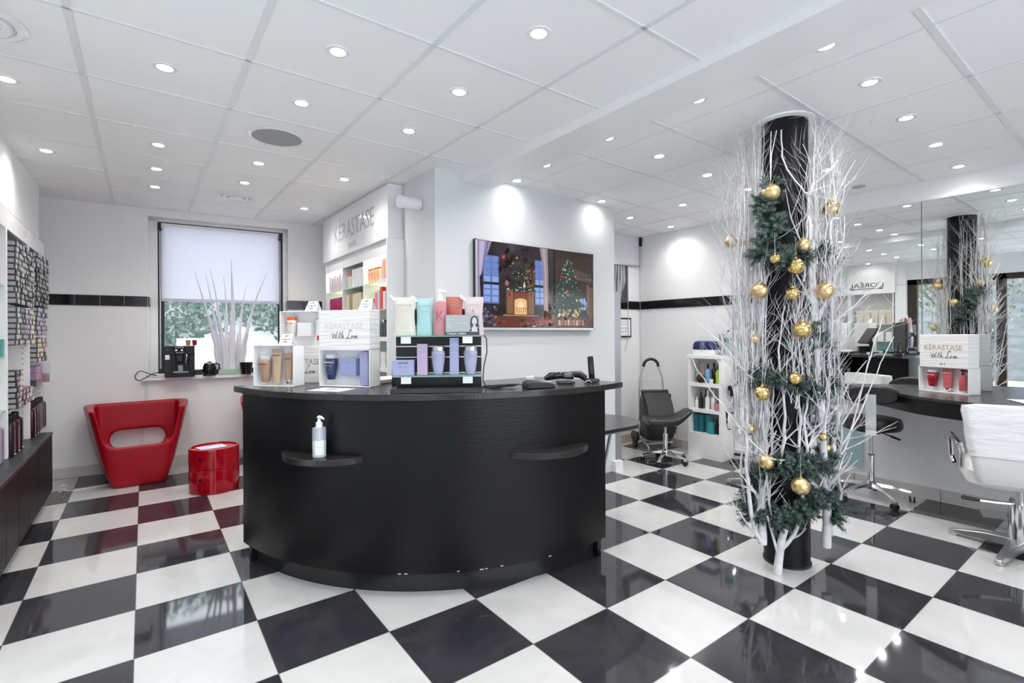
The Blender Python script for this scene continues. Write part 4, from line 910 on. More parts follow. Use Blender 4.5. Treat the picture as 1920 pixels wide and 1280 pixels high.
# ------------------------------------------------------------------ television
tv = thing('television', 'large wall television showing a Christmas fireside scene in a silver frame', 'television', (2.692, .655, 1.688), 0)
TW, TH = 1.268, .695
mb = MB(); mb.box((0, .012, 0), (TW, .036, TH)); part('housing', mb, BLACK, tv, .003)
mb = MB(); f = .010
for c_, d_ in (((0, -.009, TH / 2 - f / 2), (TW, .012, f)), ((0, -.009, -TH / 2 + .009), (TW, .012, .018)), ((-TW / 2 + f / 2, -.009, 0), (f, .012, TH)), ((TW / 2 - f / 2, -.009, 0), (f, .012, TH))): mb.box(c_, d_)
part('frame', mb, mat('silver_frame', (.72, .72, .72), .3, .6), tv, .001)
mb = MB(); mb.box((0, -.0095, -TH / 2 + .0), (.001, .001, .001))
SW, SH = TW - 2 * f, TH - .032
def em(name, c_, k=1.): return mat('screen_' + name, tuple(.3 * q for q in c_), .12, emit=c_, es=k * .34)
base_ = em('dark_room', (.020, .014, .016), 1.)
mb = MB(); mb.box((0, -.006, .004), (SW, .004, SH)); scr = part('screen', mb, base_, tv, smooth=False)
pic = {}
def shp(col, pts, lay=1, k=1.):
    key = (col, k, lay); pic.setdefault(key, MB()); n = len(pts)
    pic[key].add([((u - .5) * SW, -.0082 - .0002 * lay, (.5 - v) * SH + .004) for u, v in pts], [tuple(range(n))])
def rc_(col, u0, v0, u1, v1, lay=1): shp(col, [(u0, v0), (u0, v1), (u1, v1), (u1, v0)], lay)
BL, BL2, PU, BR, BR2, RE, FI, GR_, CRE, TN = (.14, .20, .50), (.30, .42, .80), (.34, .28, .46), (.11, .05, .03), (.26, .13, .06), (.34, .03, .03), (1.0, .55, .22), (.020, .045, .035), (.75, .70, .55), (.40, .30, .16)
rc_((.035, .024, .030), .13, .0, .63, .75, 0); rc_((.10, .05, .035), .0, .86, 1, 1, 0); rc_((.045, .028, .020), .62, 0, 1, .86, 0)
for u0, u1 in ((.045, .165), (.455, .535)):
    rc_(BL, u0, .16, u1, .72, 1)
    for i in range(7):
        for j in range(2):
            a_ = u0 + (u1 - u0) * (j * .5 + .06); b_ = u0 + (u1 - u0) * (j * .5 + .44); v0 = .17 + .078 * i
            rc_(BL2 if i > 2 else (.18, .26, .60), a_, v0, b_, v0 + .062, 2)
    rc_((.02, .02, .03), u0, .47, u1, .50, 3)
shp(PU, [(0, 0), (0, .80), (.03, .80), (.02, .42), (.10, .04), (.11, 0)], 4); shp((.55, .48, .72), [(.02, 0), (.015, .40), (.03, .40), (.06, 0)], 5); shp((.22, .17, .33), [(.075, 0), (.03, .38), (.037, .38), (.09, 0)], 5)
shp((.36, .28, .30), [(.495, 0), (.525, .25), (.53, .78), (.57, .80), (.57, .30), (.565, .0)], 4); shp((.52, .44, .44), [(.52, 0), (.54, .25), (.545, .75), (.555, .75), (.55, .25), (.54, 0)], 5)
rc_(BR, .215, .55, .45, .84, 2); rc_(BR2, .225, .56, .27, .83, 3); rc_(BR2, .40, .56, .445, .83, 3); rc_((.18, .09, .05), .27, .58, .40, .83, 3)
shp(FI, [(.285, .84), (.285, .68)] + [(.335 - .05 * cos(pi * i / 8), .68 - .035 * sin(pi * i / 8)) for i in range(9)] + [(.385, .84)], 4); shp((1., .8, .5), [(.31, .78), (.31, .70), (.335, .675), (.36, .70), (.36, .78)], 5); rc_((.10, .03, .02), .29, .76, .38, .765, 6)
for i in range(6): rc_((.10, .03, .02), .292 + .016 * i, .76, .295 + .016 * i, .82, 6)
rc_(TN, .195, .845, .48, .86, 4); rc_(GR_, .21, .505, .46, .56, 4)
for i in range(5): shp(RE, [(.235 + .045 * i, .57), (.25 + .045 * i, .57), (.255 + .045 * i, .62), (.238 + .045 * i, .64)], 6)
for i in range(16): a_ = 2 * pi * i / 16; shp((.035, .06, .04), [(.31 + .055 * cos(a_ + q) + .018 * cos(q * 9), .32 + .10 * sin(a_ + q) + .02 * sin(q * 7)) for q in (-.2, -.05, .1, .25)] + [(.31 + .035 * cos(a_ + .1), .32 + .06 * sin(a_ + .1))], 3)
sr = random.Random(8)
def dots(n, f_, cols, lay=6, s=.004):
    for i in range(n):
        u, v = f_(); c_ = sr.choice(cols); q = s * sr.uniform(.6, 1.4); shp(c_, [(u - q, v), (u, v + q * 1.8), (u + q, v), (u, v - q * 1.8)], lay)
dots(26, lambda: (.31 + .06 * cos(sr.random() * 6.3), .32 + .11 * sin(sr.random() * 6.3)), [RE, CRE, (.5, .35, .12)]); dots(26, lambda: (sr.uniform(.21, .46), sr.uniform(.51, .555)), [CRE])
shp((.7, .06, .12), [(.20 + (.024 if i % 2 else .007) * cos(pi * i / 6), .16 + (.042 if i % 2 else .012) * sin(pi * i / 6)) for i in range(12)], 6)
shp((.55, .62, .55), [(.365, .43), (.378, .505), (.352, .505)], 7); shp((.45, .14, .18), [(.21, .455), (.225, .43), (.242, .465), (.235, .50), (.212, .50)], 6); dots(2, lambda: (.30 + sr.random() * .01, .155), [(.6, .45, .2)], 6, .008)
dots(60, lambda: (sr.uniform(.0, .14), sr.uniform(.76, .98)), [(.03, .03, .06), (.10, .06, .09), (.25, .22, .28)], 5, .014); dots(90, lambda: (sr.uniform(.15, .98), sr.uniform(.87, .98)), [(.12, .04, .03), (.24, .06, .04), (.05, .03, .02), (.30, .16, .10)], 5, .012)
dots(70, lambda: (sr.uniform(.17, .46), sr.uniform(.03, .5)), [(.05, .03, .03), (.028, .02, .025), (.07, .045, .03)], 1, .022); dots(60, lambda: (sr.uniform(.38, .46), sr.uniform(.3, .55)), [(.20, .12, .07), (.12, .07, .04), (.28, .18, .10)], 2, .010)
for v_ in (.42, .44): shp((.03, .05, .03), [(.57, v_), (.66, v_ + .05), (.66, v_ + .075), (.57, v_ + .03)], 6)
shp((.12, .055, .03), [(.545, .5), (.60, .60), (.60, .90), (.53, .90)], 3); shp((.20, .09, .05), [(.55, .60), (.63, .86), (.63, .92), (.53, .92), (.53, .86)], 3)
for i in range(6): rc_((.28, .14, .07), .545 + .004 * i, .78 + .022 * i, .60 + .006 * i, .785 + .022 * i, 5)
for i in range(11): rc_((.20, .12, .08), .80 + .017 * i, .22 + .006 * i, .806 + .017 * i, .34 + .006 * i, 2)
rc_((.10, .10, .07), .78, .335, 1, .365, 3); shp(BL2, [(.865, .62), (.915, .60), (.935, .68), (.925, .76), (.87, .77)], 2); rc_((.03, .03, .05), .895, .6, .899, .77, 4); rc_((.03, .03, .05), .865, .685, .935, .69, 4)
rc_((.22, .11, .06), .935, .42, .955, .84, 3); rc_((.13, .09, .07), .955, .45, 1, .88, 2)
tree = [(.755, .07)]
for i in range(1, 8): tree += [(.755 + .028 + .024 * i, .07 + .108 * i), (.755 + .018 * i, .085 + .108 * i)]
tree += [(.755 - .018 * i, .085 + .108 * i) if q else (.755 - .028 - .024 * i, .07 + .108 * i) for i in range(7, 0, -1) for q in (1, 0)]
shp(GR_, tree, 5)
def intree(): v = sr.uniform(.1, .84); return (.755 + sr.uniform(-1, 1) * (.02 + .22 * (v - .08)), v)
dots(110, intree, [CRE, (.9, .85, .6), (.35, .5, .35), (.10, .18, .12)], 6, .0035); dots(26, intree, [(.6, .25, .1), (.55, .06, .06), (.7, .6, .3)], 7, .008)
dots(30, lambda: (sr.uniform(.66, .86), sr.uniform(.76, .86)), [(.9, .7, .4), (.35, .45, .15), (.6, .2, .15)], 7, .010)
for i in range(9): u = .66 + .028 * i; rc_([(.55, .45, .35), (.35, .15, .1), (.5, .2, .12)][i % 3], u, .90 - .01 * (i % 2), u + .02, .97, 6)
shp((.36, .05, .04), [(.40, .96), (.50, .90), (.62, .90), (.66, .97)], 4); shp((.16, .04, .03), [(.08, .99), (.12, .88), (.42, .87), (.38, .99)], 3); rc_((.5, .5, .5), .43, .975, .46, .99, 6)
for (c_, k, lay), m_ in pic.items():
    scr_p = None
allm = MB(); ml = []
for i, ((c_, k, lay), m_) in enumerate(sorted(pic.items(), key=lambda q: q[0][2])):
    allm.cur = i; allm.add(m_.v, m_.f); ml.append(em('%d' % i, c_, k))
o = link('screen_picture', allm.mesh('screen_picture'), ml, tv, False)

# ------------------------------------------------------------------ recessed lights
LAMP = mat('lamp_glass', (1, 1, 1), .3, emit=(1, .98, .95), es=30.)
def downlight(x, y, where, tilt=0.):
    z = lz(y) if x < 1.98 else rzz(x)
    t = thing('recessed_downlight', 'round recessed downlight, ' + where, 'ceiling light', (x, y, z), 0, 'recessed downlights'); return t
lp = None
def soften(t, k):
    for c_ in t.children:
        if c_.type == 'LIGHT': c_.data = c_.data.copy(); c_.data.energy *= k
def build_dl(t):
    global lp
    if lp is None:
        mb = MB(); mb.lathe([(.031, -.0045), (.047, -.0045), (.049, .001), (.031, .001)], n=28, ring=True); a = part('trim_ring', mb, WHITEGLOSS, t)
        mb = MB(); mb.lathe([(.0005, -.0036), (.030, -.0030), (.031, .001), (.0005, .001)], n=24); b = part('lamp', mb, LAMP, t)
        d = bpy.data.lights.new('downlight_beam', 'SPOT'); d.energy = SPOT_W; d.spot_size = radians(150); d.spot_blend = 1.0; d.shadow_soft_size = .03; d.color = (1, .965, .92)
        l = bpy.data.objects.new('downlight_beam', d); COL.objects.link(l); l.parent = t; l.location = (0, 0, -.012)
        lp = (a, b, l)
    else:
        for q in lp: c_ = q.copy(); COL.objects.link(c_); c_.parent = t
rowL = ['behind the camera row', 'first row before the beam wall', 'row above the desk front', 'row above the desk', 'row over the displays', 'row over the chairs', 'second row from the window wall', 'row nearest the window wall']
LL = [(.12, .18, 'left ceiling, nearest to the ventilation disc row'), (.70, -.42, 'left ceiling, above the floor in front of the desk'), (1.29, -1.03, 'left ceiling, closest to the beam in the foreground'), (.70, .18, 'left ceiling, between the vent and the beam'), (1.29, -.42, 'left ceiling, above the desk front edge'), (1.30, .18, 'left ceiling, above the desk top'), (.12, 1.365, 'left ceiling, beyond the round speaker, left column'), (.70, 1.37, 'left ceiling, straight beyond the round speaker'), (.12, 1.97, 'left ceiling, second before the window wall'), (.70, 1.97, 'left ceiling, just before the round vent'), (.12, 2.56, 'left ceiling, nearest the window wall, left column'), (-.475, 1.95, 'left ceiling, next to the left racks'), (1.31, 2.59, 'left ceiling, nearest the window wall by the grey lettering'), (1.31, 1.38, 'left ceiling, in front of the grey lettering'), (-.475, .76, 'left ceiling, at the near end of the left racks'),
      (.12, -1.65, 'left ceiling, over the shop entrance'), (1.29, -2.25, 'left ceiling, behind the viewpoint'), (-.3, -2.9, 'left ceiling, by the shop front glass')]
RL = [(2.36, -1.64, 'right ceiling, foremost beside the beam'), (2.355, -1.04, 'right ceiling, beside the beam before the column'), (2.355, -.42, 'right ceiling, beside the beam level with the column'), (2.36, .18, 'right ceiling, beside the beam near the television'), (2.41, .585, 'right ceiling, washing the wall above the television left end'), (2.86, -1.64, 'right ceiling, in the panel right of the column top'), (3.47, -1.62, 'right ceiling, two panels right of the column'), (4.09, -1.61, 'right ceiling, three panels right of the column'), (4.72, -1.59, 'right ceiling, close to the mirror wall'), (2.86, -.42, 'right ceiling, left of the column twigs'), (3.47, -.40, 'right ceiling, behind the column twigs'), (3.37, .585, 'right ceiling, washing the wall right of the television'), (4.05, .83, 'right ceiling, inside the alcove by the blind'), (4.72, .82, 'right ceiling, in the alcove corner'), (4.05, .21, 'right ceiling, above the shopping trolley side'), (4.06, -1.0, 'right ceiling, seen just right of the twigs'), (4.06, -.40, 'right ceiling, seen through the left twigs'), (4.72, -.40, 'right ceiling, above the white shelf unit'),
      (3.47, -2.8, 'right ceiling, seen only in the mirror, middle'), (4.09, -2.8, 'right ceiling, seen only in the mirror, near it'), (2.36, -2.85, 'right ceiling, seen only in the mirror, beside the beam')]
for x, y, w in LL + RL:
    t = downlight(x, y, w); build_dl(t)
    if 'washing' in w: soften(t, .32)

# ceiling speaker, vents, smoke sensor
sp_ = thing('ceiling_speaker', 'round grey ceiling speaker in the left ceiling', 'speaker', (.699, .765, lz(.765)), 0)
mb = MB(); mb.lathe([(.148, 0.001), (.158, -.004), (.150, -.008), (.140, -.008), (.140, .001)], n=48, ring=True); part('rim', mb, WHITEGLOSS, sp_)
mb = MB(); mb.lathe([(.0005, -.007), (.139, -.005), (.141, .001), (.0005, .001)], n=48); part('grille', mb, mat('grey_grille', (.40, .40, .41), .6, bump=(900, .5, (1, 1, 1))), sp_)
def vent(x, y, label):
    t = thing('ceiling_vent', label, 'vent', (x, y, lz(y)), 0, 'round ceiling vents'); mb = MB()
    mb.lathe([(.150, .001), (.155, -.004), (.135, -.014), (.120, -.010), (.118, .001)], n=48, ring=True); part('outer_ring', mb, WHITEGLOSS, t)
    mb = MB(); mb.lathe([(.112, .001), (.110, -.016), (.100, -.020), (.075, -.012), (.073, .001)], n=48, ring=True); part('middle_ring', mb, WHITEGLOSS, t)
    mb = MB(); mb.lathe([(.0005, -.030), (.060, -.026), (.066, -.016), (.055, .001)], n=40); part('centre_disc', mb, WHITEGLOSS, t); return t
vent(.705, 2.50, 'round white ceiling vent near the back window'); vent(-.475, .18, 'round ringed ceiling vent at the near end of the left racks')
mb = MB(); mb.lathe([(.045, .001), (.045, -.006), (.03, -.012), (.001, -.012)], n=24); s_ = solo('ceiling_sensor', mb, mat('warm_grey', (.45, .43, .40), .5), 'small grey round sensor in the right ceiling above the mirror', 'sensor', loc=(4.70, -.98, rzz(4.7)))

# ------------------------------------------------------------------ mirror wall and worktop
mb = MB()
def mirror(y0, y1, label):
    t = thing('wall_mirror', label, 'mirror', (4.95, (y0 + y1) / 2, 0)); w = y1 - y0
    mb = MB(); mb.box((-.004, 0, 1.595), (.008, w - .003, 1.47)); part('backing', mb, BLACK, t, smooth=False)
    mb = MB(); mb.box((-.0095, 0, 1.595), (.003, w - .003, 1.47)); part('mirror_glass', mb, MIRROR, t, smooth=False); return t
mirror(-1.323, -.63, 'tall frameless mirror between the column and the dark seam'); mirror(-3.2, -1.327, 'wide frameless mirror right of the dark seam, above the worktop')
wt = thing('styling_worktop', 'black worktop with a curving front edge below the mirrors', 'worktop', (0, 0, 0))
fe = [(4.944, -.62), (4.90, -.74), (4.82, -.90), (4.71, -1.05), (4.56, -1.21), (4.43, -1.33), (4.33, -1.446), (4.265, -1.58), (4.225, -1.70), (4.17, -1.85), (4.13, -1.99), (4.12, -2.2), (4.12, -3.2), (4.944, -3.2)]
mb = MB(); mb.prism(fe, .838, .860); part('top', mb, BLACKTOP, wt, .002)
mb = MB(); mb.prism([(x + (.02 if x < 4.9 else 0), y) for x, y in fe], .735, .838); part('apron', mb, BLACKWOOD, wt)
mb = MB(); mb.cyl((4.52, -1.17, .838), (4.52, -1.17, .815), .012); mb.lathe([(.028, .818), (.030, .824), (.028, .830), (.001, .831)], (4.50, -1.19, -.02), 20, sx=1.4); part('dryer_ring', mb, CHROME, wt)
# wall band above mirrors
# gift box on the worktop
(pR, aR, wR) = boxloc((4.800, -1.335), (4.662, -1.650), .11)
gR = giftbox('gift_box', 'open white gift box with three red bottles on the black worktop', wR, .190, .11, (*pR, .8605), aR, True)
gS = giftbox('gift_box', 'closed white gift box with gold lettering leaning on the worktop box', wR - .015, .235, .105, (pR[0], pR[1], .8605 + .1905), aR, False, True, GOLDINK)
mb = MB(); mb.box((0, -.0535, .020), (.10, .001, .045)); part('price_sticker', mb, PAPER, gS, smooth=False); text('89 €', .020, INK, gS, face_M((0, -.0545, .012), (0, -1, 0)), 'handwriting')
RDP = mat('clear_ruby_plastic', (.30, .012, .02), .08); CRL = mat('coral_plastic', (.52, .11, .12), .25)
q = lpos(gR, -.095, -.020, .038); bain('ruby red bottle with a clear cap in the worktop gift box', RDP, .125, .038, CLEARCAP, q, aR, ink=WHITE)
q = lpos(gR, .010, -.020, .022); tt = tube_tall('coral tube standing between two bottles in the worktop gift box', CRL, .150, .072, CHROME, q, aR, ink=WHITE, capz=.015)
q = lpos(gR, .110, -.020, .022); t = pump_bottle('slim coral spray bottle at the right of the worktop gift box', CRL, .022, .115, q, aR, mat('dark_cap', (.12, .03, .03), .3), hp=.035)
mb = MB(); mb.b2((-.14, -.09, 0), (.14, .09, .003)); mb.b2((-.10, -.07, .003), (.16, .10, .005)); solo('magazine', mb, PAPER, 'glossy white magazine lying on the worktop right of the gift box', 'magazine', loc=(4.46, -2.02, .8605), rz=.5, smooth=False)
# glass guard panel under the worktop
gp = thing('glass_guard', 'rounded pale glass guard fixed to the wall under the worktop', 'panel', (4.94, -.775, .355)); mb = MB(); R = [[(x, a_, b_) for a_, b_ in rrect(.30, .40, .035)] for x in (-.018, -.010)]; mb.rings(R); part('glass', mb, glassy('blue_green_glass', (.55, .72, .74), .55, .05), gp)
for yy, zz in ((-.0, -.19), (.0, .17)): mb = MB(); mb.cyl((-.022, yy, zz), (0.0, yy, zz), .012); part('wall_fixing', mb, GREYMETAL, gp)
ws = thing('wall_socket', 'white double wall socket with a plug under the worktop', 'socket', (4.944, -1.44, .66)); mb = MB(); mb.box((0, 0, 0), (.012, .08, .11)); part('plate', mb, WHITEGLOSS, ws, .003); mb = MB(); mb.box((-.02, -.005, .0), (.03, .035, .05)); mb.tube([(-.02, 0, -.02), (-.025, -.01, -.15), (-.02, -.06, -.30), (-.01, -.12, -.38)], .004, 6); part('plug', mb, WHITEGLOSS, ws)

# ------------------------------------------------------------------ chairs and stools
def caster(mb_f, mb_w, x, y, a):
    mb_f.box((x, y, .052), (.022, .030, .020), rz=a); mb_f.cyl((x, y, .06), (x, y, .078), .007, n=8)
    dx, dy = cos(a) * .013, sin(a) * .013
    for s in (-1, 1): mb_w.cyl((x + s * dx * .5, y + s * dy * .5, .024), (x + s * dx * 1.4, y + s * dy * 1.4, .024), .024, n=16)
def star(t, r, n, a0, zh=.105, m=CHROME, cast=True, wheel=BLACK):
    for k in range(n):
        a = a0 + 2 * pi * k / n; c_, s_ = cos(a), sin(a); mb = MB()
        R = []
        for f, w, z, h in ((.12, .040, zh, .030), (.5, .032, zh - .010, .024), (.9, .026, zh - .032, .016), (1.0, .020, zh - .036, .014)):
            px, py = c_ * r * f, s_ * r * f; R.append([(px - s_ * w / 2 * u, py + c_ * w / 2 * u, z + h / 2 * v) for u, v in ((-1, -1), (1, -1), (.7, 1), (-.7, 1))])
        mb.rings(R); L = part('base_leg', mb, m, t, .002)
        if cast:
            mf, mw = MB(), MB(); caster(mf, mw, c_ * r, s_ * r, a + .9 + k); part('caster_fork', mf, CHROME, L); part('caster_wheel', mw, wheel, L)
    mb = MB(); mb.lathe([(.034, zh - .035), (.036, zh - .02), (.036, zh + .02), (.026, zh + .026)], n=24); part('hub', mb, m, t)
def cushion(w, d, h, r=.06, n=6, sup=None):
    mb = MB(); R = []
    for s, z in ((.90, 0), (.98, .12 * h), (1.0, .4 * h), (.995, .7 * h), (.95, .92 * h), (.86, h), (.4, h * 1.02)):
        R.append([(x * s, y * s, z) for x, y in (rrect(w, d, r, n) if sup is None else sup)])
    mb.rings(R); return mb
# tall stool with padded back
ts = thing('cutting_stool', 'tall round black stool with a padded back and chrome foot, before the worktop', 'stool', (4.625, -1.078, 0), 0)
star(ts, .262, 5, 2.75, .115)
mb = MB(); mb.cyl((0, 0, .10), (0, 0, .335), .026); mb.lathe([(.030, .335), (.030, .345), (.024, .35)], n=24); part('gas_column', mb, CHROME, ts); mb = MB(); mb.cyl((0, 0, .345), (0, 0, .53), .014); part('piston', mb, BRUSHED, ts)
mb = MB(); mb.box((0, 0, .535), (.16, .16, .018)); part('seat_plate', mb, BLACK, ts, .003)
mb = MB(); mb.lathe([(.145, .545), (.190, .552), (.202, .575), (.202, .605), (.190, .635), (.14, .646), (.001, .648)], n=40); part('seat', mb, LEATHER, ts)
bd = Vector((-.954, -.30)); a_b = atan2(bd.y, bd.x)
mb = MB(); R = []
for i, (s, dz) in enumerate(((.86, -.020), (.98, -.010), (1.0, 0), (.98, .012), (.84, .024))):
    ring = []
    for k in range(36):
        a = 2 * pi * k / 36; u = .205 * s * (abs(cos(a)) ** .8) * (1 if cos(a) >= 0 else -1); v = (.088 * sin(a) if sin(a) > 0 else .055 * sin(a)) * s
        bend = (u / .205) ** 2 * .055; ring.append((.225 + dz - bend, u * .93, .822 + v))
    R.append(ring)
mb.rings(R); o = part('back_pad', mb, LEATHER, ts); o.rotation_euler = (0, 0, a_b)
mb = MB(); mb.tube([(.05, 0, .530), (.20, 0, .530), (.250, 0, .545), (.268, 0, .60), (.268, 0, .72), (.258, 0, .83)], .001, 4)
mb = MB(); path = [(.04, .530), (.22, .528), (.256, .540), (.272, .58), (.274, .70), (.262, .845)]
R = [[(x, -.033, z), (x, .033, z), (x + (.004 if i > 1 else 0), .033, z + (.005 if i < 2 else 0)), (x + (.004 if i > 1 else 0), -.033, z + (.005 if i < 2 else 0))] for i, (x, z) in enumerate(path)]
mb.rings(R); o = part('back_bracket', mb, CHROME, ts, smooth=False); o.rotation_euler = (0, 0, a_b)
mb = MB(); mb.cyl((.04, -.03, .530), (.13, -.13, .475), .005); mb.cyl((.10, -.10, .493), (.145, -.147, .465), .009); part('height_lever', mb, BLACK, ts)
# low saddle stool
ls = thing('saddle_stool', 'low black saddle stool on chrome casters in front of the shopping trolley', 'stool', (4.30, .60, 0), -.62)
star(ls, .225, 5, .35, .105)
mb = MB(); mb.cyl((0, 0, .095), (0, 0, .29), .024); part('gas_column', mb, CHROME, ls); mb = MB(); mb.cyl((0, 0, .29), (0, 0, .385), .013); part('piston', mb, BRUSHED, ls)
mb = MB(); mb.tube([(.02, 0, .36), (.08, -.04, .34), (.09, -.05, .30)], .005, 6); part('height_lever', mb, BLACK, ls)
mb = MB(); R = []
for x, zc, hw, th in ((-.205, .418, .115, .020), (-.195, .418, .140, .035), (-.10, .415, .155, .038), (.02, .413, .150, .038), (.09, .420, .135, .036), (.15, .452, .120, .032), (.21, .495, .105, .028), (.245, .520, .090, .018)):
    R.append([(x + (th * s * .4 if x > .08 else 0), y, zc + z + s * 0) for y, z in rrect(hw * 2, th * 2, th * .8, 5) for s in (0,)])
mb.rings(R); part('saddle_seat', mb, LEATHER, ls); mb = MB(); mb.box((0, 0, .381), (.2, .14, .012)); part('seat_plate', mb, BLACK, ls, .003)
# styling chairs under clear covers
COVER = sheer('clear_film', (.92, .92, .95), .35, .4)
FILM = mat('wrinkled_film', (.88, .88, .90), .08, coat=.4, bump=(8, 1.0, (1, 1, 3)))
WPAD = mat('white_leatherette', (.80, .79, .79), .35)
def styling_chair(label, loc, rz):
    t = thing('styling_chair', label, 'chair', loc, rz)          # faces +x
    mb = MB(); R = []
    for z, w, dx in ((.44, .40, .015), (.455, .43, .010), (.48, .45, .006), (.62, .50, 0), (.78, .545, -.018), (.845, .555, -.024), (.862, .55, -.024), (.872, .53, -.020)):
        th = .045 if z > .46 else .03; th = th if z < .87 else .025
        R.append([(-.24 + dx + th * c_, w / 2 * s_, z) for c_, s_ in [(u, v) for u, v in [(cos(a) * .9 - .0, sin(a)) for a in []]]] or [(-.24 + dx + x, y, z) for y, x in rrect(w, th * 2, th * .8, 5)])
    mb.rings(R); part('backrest', mb, WPAD, t)
    mb = MB(); R = []
    for z, w, dx in ((.595, .508, .0), (.70, .54, -.009), (.80, .560, -.020), (.855, .572, -.024), (.884, .566, -.023)):
        R.append([(-.24 + dx + x, y * (1 + .010 * sin(31 * z + 9 * x)) , z + .004 * sin(40 * y)) for y, x in rrect(w, .105, .042, 8)])
    mb.rings(R, cap=False); mb.rings([R[-1], [(x, y * .9, z + .004) for x, y, z in R[-1]]], cap=False); part('plastic_cover', mb, FILM, t)
    mb = MB(); mb.rings([[(x * s + .03, y * s, z) for x, y in rrect(.48, .50, .07)] for s, z in ((.9, .40), (1, .42), (1, .49), (.93, .515), (.5, .52))]); part('seat', mb, WPAD, t)
    for s in (-1, 1):
        mb = MB(); pts = [(-.18, s * .275, .50), (-.20, s * .275, .60), (-.17, s * .280, .635), (.14, s * .290, .65), (.20, s * .290, .62), (.20, s * .285, .50), (.17, s * .275, .46)]
        mb.tube(pts, .014, 8); part('armrest', mb, CHROME, t)
    mb = MB(); mb.cyl((0, 0, .06), (0, 0, .29), .052, n=32); part('hydraulic_cylinder', mb, CHROME, t); mb = MB(); mb.cyl((0, 0, .29), (0, 0, .395), .022); mb.box((0, 0, .398), (.22, .22, .012)); part('lift_rod', mb, BRUSHED, t)
    for k in range(4):
        a = pi / 4 + .35 + k * pi / 2; c_, s_ = cos(a), sin(a); mb = MB(); R = []
        for f, w, z, h in ((.04, .08, .055, .05), (.16, .062, .048, .045), (.27, .050, .032, .034), (.325, .040, .024, .026), (.34, .026, .020, .018)):
            R.append([(c_ * f - s_ * w / 2 * u, s_ * f + c_ * w / 2 * u, z + h / 2 * v) for u, v in ((-1, -1), (1, -1), (.8, 1), (-.8, 1))])
        mb.rings(R); mb.cyl((c_ * .31, s_ * .31, 0), (c_ * .31, s_ * .31, .014), .020, n=12); part('base_leg', mb, BRUSHED, t, .004)
    mb = MB(); mb.tube([(-.02, .03, .285), (-.04, .12, .285), (-.06, .19, .290)], [.012, .010, .008], 8); lv = part('pump_lever', mb, CHROME, t); mb = MB(); mb.tube([(-.058, .185, .290), (-.085, .265, .302)], [.010, .012], 10); part('lever_grip', mb, BLACK, lv)
    mb = MB(); mb.tube([(.04, .0, .30), (.22, .0, .26), (.30, 0, .12)], .014, 8); mb.box((.34, 0, .11), (.16, .26, .014)); part('footrest', mb, BRUSHED, t, .003)
    return t
sc1 = styling_chair('white styling chair under a plastic cover at the right edge, facing the worktop', (4.185, -1.965, 0), .30)
sc2 = copy_tree(sc1); sc2.location = (4.19, -.49, 0); sc2.rotation_euler = (0, 0, .62); sc2['label'] = 'white styling chair under a plastic cover half hidden behind the twigs'

# ------------------------------------------------------------------ white shelf unit and what it holds
wu = thing('shelf_unit', 'narrow white open shelf unit standing against the right wall', 'shelving', (4.72, .425, 0))
W_, D_, H_ = .39, .222, 1.075
mb = MB(); 
for s in (-1, 1): mb.b2((0, s * W_ / 2 - (0 if s < 0 else .032), 0), (D_, s * W_ / 2 + (.032 if s < 0 else 0), H_))
mb.b2((D_ - .012, -W_ / 2, 0), (D_, W_ / 2, H_)); mb.b2((0, -W_ / 2 + .032, 0), (D_ - .012, W_ / 2 - .032, .262)); part('carcass', mb, WHITE, wu, .002, smooth=False)
for z0, z1 in ((.475, .510), (.745, .785)): mb = MB(); mb.b2((.001, -W_ / 2 + .031, z0), (D_ - .012, W_ / 2 - .031, z1)); part('shelf', mb, WHITE, wu, .002, smooth=False)
mb = MB(); mb.b2((-.006, -W_ / 2 - .006, 1.04), (D_, W_ / 2 + .006, 1.077)); part('top', mb, WHITE, wu, .002, smooth=False)
text('— ——', .022, GREYINK, wu, face_M((-.0066, .0, 1.051), (-1, 0, 0)))
text('~~~~', .038, mat('faint_grey_ink', (.62, .62, .63), .5), wu, face_M((.11, -.1958, .86), (0, -1, 0)), spacing=1.0); mb = MB(); mb.tube([(.11 + .045 * cos(a), -.1955, .925 + .035 * sin(a)) for a in [pi * .9 * i / 10 for i in range(11)]], .001, 4); part('printed_swirl', mb, mat('faint_grey_ink'), wu)
def bot(x, y, z, r, h, m, label, cap=BLACK, ch=.25, name='bottle', cr_=.5, group=None, sx=1.):
    t = thing(name, label, 'bottle', (x, y, z), 0, group); mb = MB(); b_ = h * (1 - ch); mb.lathe([(r * .92, 0), (r, .003), (r, b_ * .86), (r * .8, b_ * .95), (r * cr_, b_)], n=20, sx=sx); part('body', mb, m, t)
    mb = MB(); mb.lathe([(r * cr_, b_), (r * cr_, h * .97), (r * cr_ * .8, h)], n=16, sx=sx); part('cap', mb, cap, t); return t
zt, zm, zb, X = .7855, .5105, .2625, 4.79
bot(X, .545, zt, .020, .14, mat('grey_bottle', (.30, .30, .32), .3), 'slim grey bottle at the left of the top opening of the white unit', GREYMETAL)
tube_tall('beige tube with a black cap in the top opening of the white unit', mat('beige_tube', (.45, .28, .20), .4), .20, .055, None, (X, .49, zt), -pi / 2, word=False)
mb = MB(); mb.sphere((0, 0, .045), .043, 18, 12); mb.cyl((0, 0, 0), (0, 0, .03), .018); solo('round_brush', mb, mat('brown_brush', (.04, .02, .018), .7), 'dark round brush head in front of the beige tube', 'brush', loc=(4.75, .485, zt))
